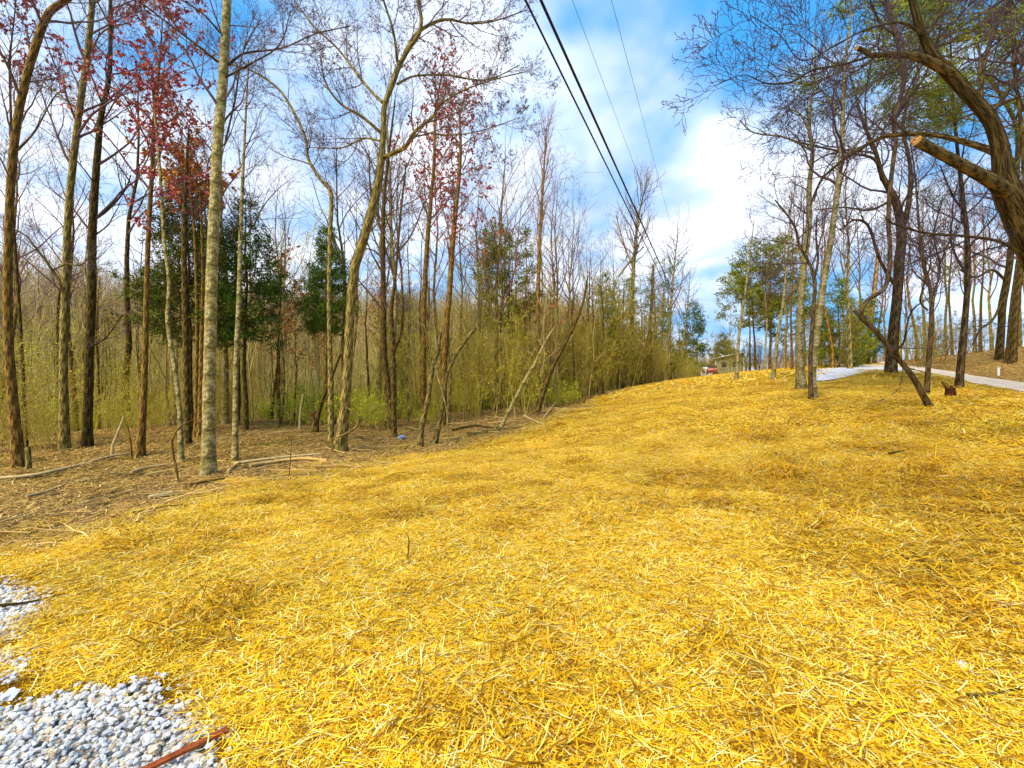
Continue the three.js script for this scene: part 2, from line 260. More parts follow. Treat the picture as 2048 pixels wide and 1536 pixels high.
// ---------------------------------------------------------------- mesh builder for trunks, limbs, twigs and leaves
class TB {
  constructor(colored) { this.p = []; this.n = []; this.u = []; this.i = []; this.c = colored ? [] : null; }
  tube(pts, rad, sides, color, caps) {
    const base = this.p.length / 3, n = pts.length, rep = Math.max(1, Math.round(2 * Math.PI * rad[0] / 0.55));
    const T = V(), N = V(), B = V(), q = V(); let len = 0; const v0 = rnd();
    T.subVectors(pts[1], pts[0]).normalize(); N.set(Math.abs(T.y) > 0.9 ? 1 : 0, Math.abs(T.y) > 0.9 ? 0 : 1, 0).cross(T).normalize();
    const ring = sides > 3 ? sides + 1 : sides;
    for (let k = 0; k < n; k++) {
      if (k) len += pts[k].distanceTo(pts[k - 1]);
      T.subVectors(pts[Math.min(n - 1, k + 1)], pts[Math.max(0, k - 1)]).normalize();
      N.addScaledVector(T, -N.dot(T)).normalize(); B.crossVectors(T, N);
      for (let s = 0; s < ring; s++) {
        const a = s / sides * 2 * Math.PI; q.copy(N).multiplyScalar(Math.cos(a)).addScaledVector(B, Math.sin(a));
        const w = sides > 7 ? 1 + 0.07 * PN.noise(q.x * 1.6 + pts[0].x, len * 2.2, q.z * 1.6 + pts[0].z) : 1;
        this.p.push(pts[k].x + q.x * rad[k] * w, pts[k].y + q.y * rad[k] * w, pts[k].z + q.z * rad[k] * w); this.n.push(q.x, q.y, q.z); this.u.push(s / sides * rep, len / 0.55 + v0);
        if (this.c) this.c.push(...color);
      }
    }
    for (let k = 0; k < n - 1; k++) for (let s = 0; s < sides; s++) { const a = base + k * ring + s, b = base + k * ring + (s + 1) % ring, c = a + ring, d = b + ring; this.i.push(a, b, c, b, d, c); }
    return this;
  }
  disc(c, dir, r, sides = 12) {
    const b = this.p.length / 3, N = V(Math.abs(dir.y) > 0.9 ? 1 : 0, Math.abs(dir.y) > 0.9 ? 0 : 1, 0).cross(dir).normalize(), B = V().crossVectors(dir, N);
    const add = (p, u, v) => { this.p.push(p.x, p.y, p.z); this.n.push(dir.x, dir.y, dir.z); this.u.push(u, v); if (this.c) this.c.push(1, 1, 1); };
    add(c, 0.5, 0.5);
    for (let s = 0; s < sides; s++) { const a = s / sides * 2 * Math.PI; add(c.clone().addScaledVector(N, Math.cos(a) * r).addScaledVector(B, Math.sin(a) * r), 0.5 + 0.2 * Math.cos(a), 0.5 + 0.2 * Math.sin(a)); }
    for (let s = 0; s < sides; s++) this.i.push(b, b + 1 + s, b + 1 + (s + 1) % sides);
    return this;
  }
  tri(a, b, c, n, color) { const k = this.p.length / 3; for (const v of [a, b, c]) { this.p.push(v.x, v.y, v.z); this.n.push(n.x, n.y, n.z); this.u.push(0, 0); if (this.c) this.c.push(...color); } this.i.push(k, k + 1, k + 2); }
  // a bent leaf: two triangles sharing a midrib
  leaf(p, dir, side, len, wid, color) {
    const m = p.clone().addScaledVector(dir, len * 0.5), e = p.clone().addScaledVector(dir, len), up = V().crossVectors(dir, side).normalize();
    const l = m.clone().addScaledVector(side, wid).addScaledVector(up, wid * 0.5), r = m.clone().addScaledVector(side, -wid).addScaledVector(up, wid * 0.5);
    const nl = V().crossVectors(V().subVectors(e, p), V().subVectors(l, p)).normalize(), nr = V().crossVectors(V().subVectors(r, p), V().subVectors(e, p)).normalize();
    this.tri(p, e, l, nl, color); this.tri(p, r, e, nr, color);
  }
  geo(o = V()) {
    const g = new THREE.BufferGeometry(), p = new Float32Array(this.p); for (let k = 0; k < p.length; k += 3) { p[k] -= o.x; p[k + 1] -= o.y; p[k + 2] -= o.z; }
    g.setAttribute('position', new THREE.BufferAttribute(p, 3)); g.setAttribute('normal', new THREE.Float32BufferAttribute(this.n, 3)); g.setAttribute('uv', new THREE.Float32BufferAttribute(this.u, 2));
    if (this.c) g.setAttribute('color', new THREE.Float32BufferAttribute(this.c, 3)); g.setIndex(this.i); return g;
  }
}
const rdir = () => { const a = rnd() * 6.2832, y = rr(-1, 1), s = Math.sqrt(1 - y * y); return V(Math.cos(a) * s, y, Math.sin(a) * s); };
const UP = V(0, 1, 0);
function tilt(dir, angle, azim) { // turn dir away by angle, about itself by azim
  const n = V(Math.abs(dir.y) > 0.95 ? 1 : 0, Math.abs(dir.y) > 0.95 ? 0 : 1, 0).cross(dir).normalize(), b = V().crossVectors(dir, n);
  return dir.clone().multiplyScalar(Math.cos(angle)).addScaledVector(n, Math.sin(angle) * Math.cos(azim)).addScaledVector(b, Math.sin(angle) * Math.sin(azim)).normalize();
}
// recursive bare branching; o.kids[level] children, o.ratio[level] their share of the parent's length
function grow(tb, p, dir, len, r, lvl, o) {
  const n = clamp(Math.round(len / (o.seg ?? 0.28)), lvl >= o.max ? 1 : 2, 9), pts = [p.clone()], rad = [r], d = dir.clone(), step = len / n, q = p.clone();
  const wob = o.jit ?? 0.22;
  for (let i = 1; i <= n; i++) { d.addScaledVector(rdir(), wob).addScaledVector(UP, (o.trop ?? 0.06)).normalize(); q.addScaledVector(d, step); pts.push(q.clone()); rad.push(Math.max(o.tip ?? 0.0018, r * (1 - 0.78 * i / n))); }
  tb.tube(pts, rad, r > 0.05 ? 7 : r > 0.018 ? 5 : 3, o.color);
  if (o.onTip && lvl >= (o.leafFrom ?? o.max)) o.onTip(pts, lvl);
  if (lvl >= o.max) return;
  along(tb, pts, rad, len, lvl, o, o.kids[lvl], o.from ?? 0.25);
}
function along(tb, pts, rad, len, lvl, o, kids, from, to = 1) {
  let az = rnd() * 6.28;
  for (let k = 0; k < kids; k++) {
    const t = from + (to - from) * (k + rnd()) / kids, f = t * (pts.length - 1), i = Math.min(pts.length - 2, Math.floor(f)), u = f - i;
    const p = pts[i].clone().lerp(pts[i + 1], u), r = lerp(rad[i], rad[i + 1], u), d = V().subVectors(pts[i + 1], pts[i]).normalize();
    az += 2.4 + rr(-0.5, 0.5);
    const L = len * o.ratio[lvl] * (1.15 - 0.6 * t) * rr(0.65, 1.25), nd = tilt(d, rr(o.ang?.[0] ?? 0.5, o.ang?.[1] ?? 1.0), az); if (o.flat) nd.y *= o.flat; nd.normalize();
    grow(tb, p, nd, L, Math.max(o.tip ?? 0.0018, Math.min(r * 0.62, L * 0.0135 + 0.002)), lvl + 1, o);
  }
}
// smooth a traced line
function smooth(P, per = 5) {
  const c = new THREE.CatmullRomCurve3(P.map((p) => p.p), false, 'centripetal'), n = (P.length - 1) * per, pts = [], rad = [];
  for (let k = 0; k <= n; k++) { const t = k / n; pts.push(c.getPoint(t)); const f = t * (P.length - 1), i = Math.min(P.length - 2, Math.floor(f)); rad.push(lerp(P[i].r, P[i + 1].r, f - i)); }
  return { pts, rad, len: c.getLength() };
}
// [px, py, width in px, depth offset] -> points at distance d
const trace = (list, d) => smooth(list.map(([px, py, w, dd = 0]) => ({ p: at(px, py, d + dd), r: w * (d + dd) / F / 2 / Math.hypot(1, (px - CX) / F) })));
// leaf and needle sprays
const leafCol = { red: [[0.42, 0.085, 0.085], [0.48, 0.12, 0.08], [0.32, 0.06, 0.08], [0.54, 0.17, 0.06]], rust: [[0.58, 0.22, 0.03], [0.46, 0.16, 0.03], [0.62, 0.28, 0.05], [0.36, 0.12, 0.02]], green: [[0.40, 0.36, 0.012], [0.48, 0.40, 0.02], [0.32, 0.30, 0.01]] };
const leafer = (fb, cols, per, size) => (pts) => { for (let k = 0; k < per; k++) { const i = Math.floor(rnd() * (pts.length - 1)), p = pts[i].clone().lerp(pts[i + 1], rnd()), d = rdir(); d.y -= 0.5; d.normalize(); const s = V().crossVectors(d, rdir()).normalize(), sz = rr(0.7, 1.25) * size; fb.leaf(p, d, s, sz, sz * 0.32, pick(cols)); } };
// ---------------------------------------------------------------- loose straw, stones and wood debris
function clumpGeo(s, count, spread, L, Wd, height, cols, pitch = 0.22) {
  setSeed(s); const pos = [], nor = [], col = [], idx = [];
  for (let k = 0; k < count; k++) {
    const rad = spread * Math.sqrt(rnd()), a = rnd() * 6.2832, x = Math.cos(a) * rad, z = Math.sin(a) * rad, y = height * rnd() ** 1.6 * (1 - 0.5 * rad / spread) + 0.004;
    const yaw = rnd() * 6.2832, len = rr(...L) * (rnd() < 0.1 ? 1.7 : 1), w = rr(...Wd) / 2, pi = rr(-pitch, pitch) * (rnd() < 0.1 ? 1.9 : 1), bend = rr(-0.45, 0.45), sag = rr(-0.1, 0.25);
    const c = cols(rnd), b = pos.length / 3; let px = x, py = y, pz = z, yw = yaw, pp = pi;
    const segs = 3;
    for (let q = 0; q <= segs; q++) {
      const sx = -Math.sin(yw) * w, sz = Math.cos(yw) * w, rl = rr(-0.4, 0.4) * w;
      pos.push(px + sx, py + rl, pz + sz, px - sx, py - rl, pz - sz);
      const ny = V(-Math.sin(pp) * Math.cos(yw), Math.cos(pp), -Math.sin(pp) * Math.sin(yw)); nor.push(ny.x, ny.y, ny.z, ny.x, ny.y, ny.z); col.push(...c, ...c);
      px += Math.cos(yw) * Math.cos(pp) * len / segs; pz += Math.sin(yw) * Math.cos(pp) * len / segs; py += Math.sin(pp) * len / segs; yw += bend * rr(0.2, 1.2); pp -= sag;
      if (py < 0.003) py = 0.003;
    }
    for (let q = 0; q < segs; q++) { const o = b + q * 2; idx.push(o, o + 2, o + 1, o + 1, o + 2, o + 3); }
  }
  const g = new THREE.BufferGeometry(); g.setAttribute('position', new THREE.Float32BufferAttribute(pos, 3)); g.setAttribute('normal', new THREE.Float32BufferAttribute(nor, 3)); g.setAttribute('color', new THREE.Float32BufferAttribute(col, 3)); g.setIndex(idx); return g;
}
const strawCol = (r) => { const k = r(), j = 0.85 + 0.3 * r(); const c = k < 0.29 ? [0.34, 0.16, 0.008] : k < 0.70 ? [0.90, 0.53, 0.014] : k < 0.92 ? [0.97, 0.69, 0.07] : [0.98, 0.82, 0.30]; return c.map((q) => Math.min(0.98, q * j)); };
const duffCol = (r) => { const k = r(), j = 0.8 + 0.4 * r(); const c = k < 0.55 ? [0.48, 0.28, 0.065] : k < 0.84 ? [0.29, 0.16, 0.045] : k < 0.96 ? [0.62, 0.41, 0.13] : [0.82, 0.62, 0.26]; return c.map((q) => q * j); };
const MX = new THREE.Matrix4(), QT = new THREE.Quaternion(), SC = V(), Q2 = new THREE.Quaternion();
function tiltedOn(x, z, yaw, s, lift = 0, sy = s) {
  const e = 0.15, n = V(H0(x - e, z) - H0(x + e, z), 2 * e, H0(x, z - e) - H0(x, z + e)).normalize();
  QT.setFromUnitVectors(UP, n); Q2.setFromAxisAngle(UP, yaw); QT.multiply(Q2);
  return new THREE.Matrix4().compose(V(x, H(x, z) + lift, z), QT, SC.set(s, sy, s));
}
function instanced(name, geo, mat, list, label, category) {
  const m = shadows(new THREE.InstancedMesh(geo, mat, list.length)); m.name = numbered(name);
  m.userData = { label, category, kind: 'stuff' };
  list.forEach((e, i) => { m.setMatrixAt(i, e.m); if (e.c) m.setColorAt(i, e.c); });
  m.instanceMatrix.needsUpdate = true; if (m.instanceColor) m.instanceColor.needsUpdate = true; scene.add(m); return m;
}
{
  const NV = 7, kinds = [[], [], [], []], geos = [
    (s) => clumpGeo(s, 230, 0.28, [0.034, 0.10], [0.0020, 0.0044], 0.034, strawCol),
    (s) => clumpGeo(s, 130, 0.55, [0.06, 0.15], [0.0045, 0.0085], 0.05, strawCol, 0.2),
    (s) => clumpGeo(s, 130, 1.2, [0.16, 0.36], [0.015, 0.028], 0.08, strawCol, 0.16),
    (s) => clumpGeo(s, 170, 0.26, [0.06, 0.20], [0.004, 0.007], 0.12, (r) => strawCol(r).map((q, i) => q * [0.74, 0.64, 0.5][i]), 0.36)];
  for (const k of kinds) for (let v = 0; v < NV; v++) k.push([]);
  setSeed(5);
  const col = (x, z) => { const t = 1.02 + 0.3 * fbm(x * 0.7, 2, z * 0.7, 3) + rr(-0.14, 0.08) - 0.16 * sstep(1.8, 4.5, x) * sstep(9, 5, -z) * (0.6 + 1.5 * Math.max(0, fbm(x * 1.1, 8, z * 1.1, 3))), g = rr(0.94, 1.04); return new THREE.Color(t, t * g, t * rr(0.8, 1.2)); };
  const scatter = (kind, n, fn) => { for (let i = 0; i < n; i++) { const [x, z] = fn(), f = strawAt(x, z); if (f < (kind < 2 && rnd() < 0.22 ? -1.5 * rnd() : 0.02) || (x < -0.5 && z > -5 && x > -7 && gravelAt(x, z) > (kind ? -0.5 : -0.16 - 0.22 * rnd() * rnd()))) continue; const thin = 0.55 + 0.45 * sstep(-0.25, 0.1, fbm(x * 0.6 + 9, 5, z * 0.6, 4) * -1 + 0.15); if (f > 0.02 && rnd() > thin * sstep(-0.05, 0.25, f + 0.1)) continue; const hump = sstep(0.16, 0.42, fbm(x * 0.9, 7, z * 0.9, 3)), s = rr(0.8, 1.2); kinds[kind][Math.floor(rnd() * NV)].push({ m: tiltedOn(x, z, rnd() * 6.28, s, 0.010 + 0.015 * rnd(), s * (0.8 + 1.5 * hump)), c: col(x, z) }); } };
  const polar = (r0, r1, a) => () => { const r = Math.sqrt(rr(r0 * r0, r1 * r1)), t = rr(-a, a); return [r * Math.sin(t), -r * Math.cos(t)]; };
  scatter(0, 6500, polar(0.6, 5, 1.25));
  scatter(0, 9000, polar(5, 11, 0.98));
  scatter(1, 9000, polar(10.4, 24, 0.95));
  scatter(1, 300, polar(0.4, 6, 3.14)); scatter(3, 160, () => [rr(2.2, 6.5), -rr(2.2, 7)]); scatter(3, 200, () => [rr(3.5, 12), -rr(4, 11)]);
  scatter(2, 6500, polar(22, 52, 0.85));
  scatter(3, 150, polar(1.8, 8, 0.98)); scatter(3, 900, polar(7, 26, 0.95));
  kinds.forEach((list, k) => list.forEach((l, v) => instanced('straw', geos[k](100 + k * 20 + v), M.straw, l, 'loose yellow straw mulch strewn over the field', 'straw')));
}
{ // wood chips, leaf bits and twigs on the bare strip along the wood and under the trees
  const NV = 5, L = []; for (let v = 0; v < NV; v++) L.push([]);
  setSeed(9);
  for (let i = 0; i < 7000; i++) {
    const r = Math.sqrt(rr(3.5 ** 2, 30 ** 2)), t = rr(-0.95, 0.62), x = r * Math.sin(t), z = -r * Math.cos(t), s = signed(STRAW, x, z);
    if (s > 0.2 || x > 8 || rnd() > 0.55) continue;
    const k = 1 + 0.5 * fbm(x * 0.8, 3, z * 0.8, 3); L[i % NV].push({ m: tiltedOn(x, z, rnd() * 6.28, rr(0.8, 1.3), 0.004), c: new THREE.Color(k, k, k) });
  }
  for (let i = 0; i < 2600; i++) { const x = rr(17, 34), z = rr(-34, -12); if (signed([...roadFar, [60, -46], [60, 6]], x, z) > 0.1) L[i % NV].push({ m: tiltedOn(x, z, rnd() * 6.28, rr(1, 1.6), 0.004) }); }
  L.forEach((l, v) => instanced('leaf_litter', clumpGeo(300 + v, 130, 0.5, [0.03, 0.18], [0.004, 0.014], 0.03, duffCol, 0.25), M.straw, l, 'brown leaf litter, twigs and wood chips strewn on bare soil', 'leaf litter'));
}
{ // gravel of two aprons and a few stray stones
  const NV = 6, L = []; for (let v = 0; v < NV; v++) L.push([]);
  setSeed(21);
  const tone = () => { const k = rnd(); return k < 0.62 ? new THREE.Color(0.98, 0.95, 0.91) : k < 0.78 ? new THREE.Color(0.78, 0.74, 0.74) : k < 0.93 ? new THREE.Color(0.96, 0.80, 0.55) : new THREE.Color(0.62, 0.46, 0.30); };
  const stone = (x, z, s, lift) => { QT.setFromEuler(new THREE.Euler(rr(-0.5, 0.5), rnd() * 6.28, rr(-0.5, 0.5))); const k = rr(0.85, 1.05); L[Math.floor(rnd() * NV)].push({ m: new THREE.Matrix4().compose(V(x, H(x, z) + lift, z), QT.clone(), V(s * rr(0.9, 1.35), s * rr(0.6, 0.85), s * rr(0.8, 1.05))), c: tone().multiplyScalar(k) }); };
  for (let i = 0; i < 95000; i++) { const x = rr(-6.5, -0.4), z = rr(-4.9, 0.6), g = gravelAt(x, z); if (g > rr(-0.10, 0.06)) { if (z < -2.6 && rnd() < 0.2) continue; stone(x, z, rr(0.006, 0.0145) * (rnd() < 0.12 ? 1.3 : 1), rr(0.0, 0.026)); } }
  for (const [px, py, s] of [[551, 1322, 0.022], [558, 1338, 0.026], [552, 1408, 0.02], [20, 1395, 0.03], [45, 1335, 0.02], [1930, 1085, 0.05], [1925, 1354, 0.03], [300, 1480, 0.02], [455, 1350, 0.016]]) { const p = ground(px, py); stone(p.x, p.z, s, 0.025); }
  L.forEach((l, v) => {
    let g = new THREE.IcosahedronGeometry(1, 1); const p = g.attributes.position, map = new Map(); const c = [];
    for (let i = 0; i < p.count; i++) { const key = [p.getX(i), p.getY(i), p.getZ(i)].map((q) => q.toFixed(3)).join(); if (!map.has(key)) map.set(key, 1 + 0.5 * PN.noise(p.getX(i) * 1.5 + v * 9, p.getY(i) * 1.5, p.getZ(i) * 1.5) + rr(-0.1, 0.1)); const k = map.get(key); p.setXYZ(i, p.getX(i) * k, p.getY(i) * k, p.getZ(i) * k); c.push(1, 1, 1); }
    g.computeVertexNormals(); g.setAttribute('color', new THREE.Float32BufferAttribute(c, 3));
    instanced('gravel', g, M.stone, l, 'white and grey gravel stones at the lower left edge of the straw', 'gravel');
  });
}

{ // broken sticks lying over the bare strip
  const L = [[], [], []]; setSeed(33);
  for (let i = 0; i < 2400; i++) { const r = Math.sqrt(rr(4.5 ** 2, 24 ** 2)), t = rr(-0.95, 0.3), x = r * Math.sin(t), z = -r * Math.cos(t), s = signed(STRAW, x, z); if (s > 0.25 || s < -7) continue; if (rnd() > (s > -2.5 ? 0.24 : 0.10)) continue; const k = rr(0.5, 1.15), g = rr(0.88, 1); L[i % 3].push({ m: tiltedOn(x, z, rnd() * 6.28, rr(0.5, 1.3), 0.02 + 0.03 * rnd()), c: new THREE.Color(0.72 * k, 0.50 * k * g, 0.17 * k * g) }); }
  L.forEach((l, v) => { setSeed(340 + v); const tb = new TB(), P = [V(-0.4, 0, 0), V(-0.1, 0.03, rr(-0.05, 0.05)), V(0.15, 0.02, rr(-0.05, 0.05)), V(0.45, 0.05, rr(-0.08, 0.08))]; tb.tube(P, [0.011, 0.01, 0.008, 0.004], 5); if (v) tb.tube([P[1], P[1].clone().add(V(0.2, 0.06, 0.12))], [0.008, 0.003], 4); instanced('broken_sticks', tb.geo(), std([1, 1, 1], { roughness: 0.9 }), l, 'small broken sticks scattered over the bare strip along the wood', 'sticks'); });
}

// ---------------------------------------------------------------- trees traced one by one
const OAK = { max: 3, kids: [9, 6, 4], ratio: [0.5, 0.5, 0.5], ang: [0.5, 1.05], jit: 0.2, trop: 0.05, seg: 0.25 };
const FINE = { max: 4, kids: [0, 7, 5, 3], ratio: [0.6, 0.5, 0.5, 0.55], ang: [0.45, 0.95], jit: 0.2, trop: 0.06, seg: 0.2, tip: 0.0022 };
// spec: base [px,py], trunk [[px,py,width,dd]...] from the ground up, limbs, crown options
function tracedTree(s) {
  setSeed(s.seed ?? Math.round(s.trunk[0][0] * 7 + s.trunk[0][1]));
  const b0 = s.d ? put(s.trunk[0][0], s.d) : ground(s.trunk[0][0], s.trunk[0][1], 4), d = -b0.z;
  const tr = trace(s.trunk, d);
  tr.pts[0].y = b0.y;
  const t = thing(s.name ?? 'bare_tree', s.label, s.category ?? 'tree', b0, s.group);
  const foot = tr.pts[0].clone().addScaledVector(V().subVectors(tr.pts[1], tr.pts[0]).normalize(), -0.35);
  const P = [foot, ...tr.pts], R = [tr.rad[0] * 1.5, ...tr.rad.map((r, i) => r * (1 + (s.flare ?? 0.4) * Math.exp(-i / 1.2)))];
  const tb = new TB().tube(P, R, tr.rad[0] > 0.1 ? 14 : 9);
  part('trunk', tb.geo(b0), s.mat ?? M.bark, t);
  const end = tr.pts[tr.pts.length - 1], dirEnd = V().subVectors(end, tr.pts[tr.pts.length - 2]).normalize();
  if (s.cut) part('cut_face', new TB().disc(end.clone().addScaledVector(dirEnd, 0.004), dirEnd, tr.rad[tr.rad.length - 1] * 1.02).geo(b0), s.cut, t);
  const cr = new TB(), lf = new TB(true), o = { ...FINE, ...(s.fine ?? {}) };
  if (s.leaves) { o.onTip = leafer(lf, leafCol[s.leaves.col], s.leaves.per, s.leaves.size ?? 0.1); o.leafFrom = o.max - 1; }
  else if (s.buds) { o.leafFrom = o.max; o.onTip = (pts) => { if (rnd() < s.buds) { const q = pts[pts.length - 1]; for (let k = 0; k < 2; k++) { const e = pts[Math.floor(rnd() * pts.length)]; cr.tube([e.clone(), e.clone().addScaledVector(rdir(), 0.035)], [0.006, 0.004], 3); } } }; }
  for (const L of s.limbs ?? []) {
    const l = trace(L.pts, d), lb = new TB().tube(l.pts, l.rad, l.rad[0] > 0.05 ? 9 : 6), g = part('limb', lb.geo(b0), L.mat ?? s.limbMat ?? s.mat ?? M.bark, t);
    if (L.cut) { const e = l.pts[l.pts.length - 1], dd = V().subVectors(e, l.pts[l.pts.length - 2]).normalize(); part('cut_face', new TB().disc(e.clone().addScaledVector(dd, 0.004), dd, l.rad[l.rad.length - 1] * 1.03).geo(b0), L.cut, g); }
    if (!L.bare) along(cr, l.pts, l.rad, (L.reach ?? 0.75) * Math.min(3.2, l.len), 0, o, L.kids ?? Math.round(l.len * 3.2), L.from ?? 0.25);
  }
  if (s.crown) { // branches straight off the trunk
    const c = s.crown; along(cr, tr.pts, tr.rad, c.len, 0, { ...o, ...(c.o ?? {}), ratio: [1, ...(c.o?.ratio ?? o.ratio).slice(1)] }, c.kids, c.from, c.to ?? 1);
  }
  if (s.top) { const q = s.top; for (let k = 0; k < (q.n ?? 3); k++) grow(cr, end.clone(), tilt(dirEnd, rr(0.1, 0.5), rnd() * 6.28), q.len * rr(0.7, 1.1), tr.rad[tr.rad.length - 1] * 0.8, 0, { ...o, kids: [8, ...o.kids.slice(1)] }); }
  if (cr.p.length) part('twigs', cr.geo(b0), s.twig ?? M.twig, t).userData.kind = 'stuff';
  if (lf.p.length) part('leaves', lf.geo(b0), M.leafRed, t).userData.kind = 'stuff';
  return t;
}
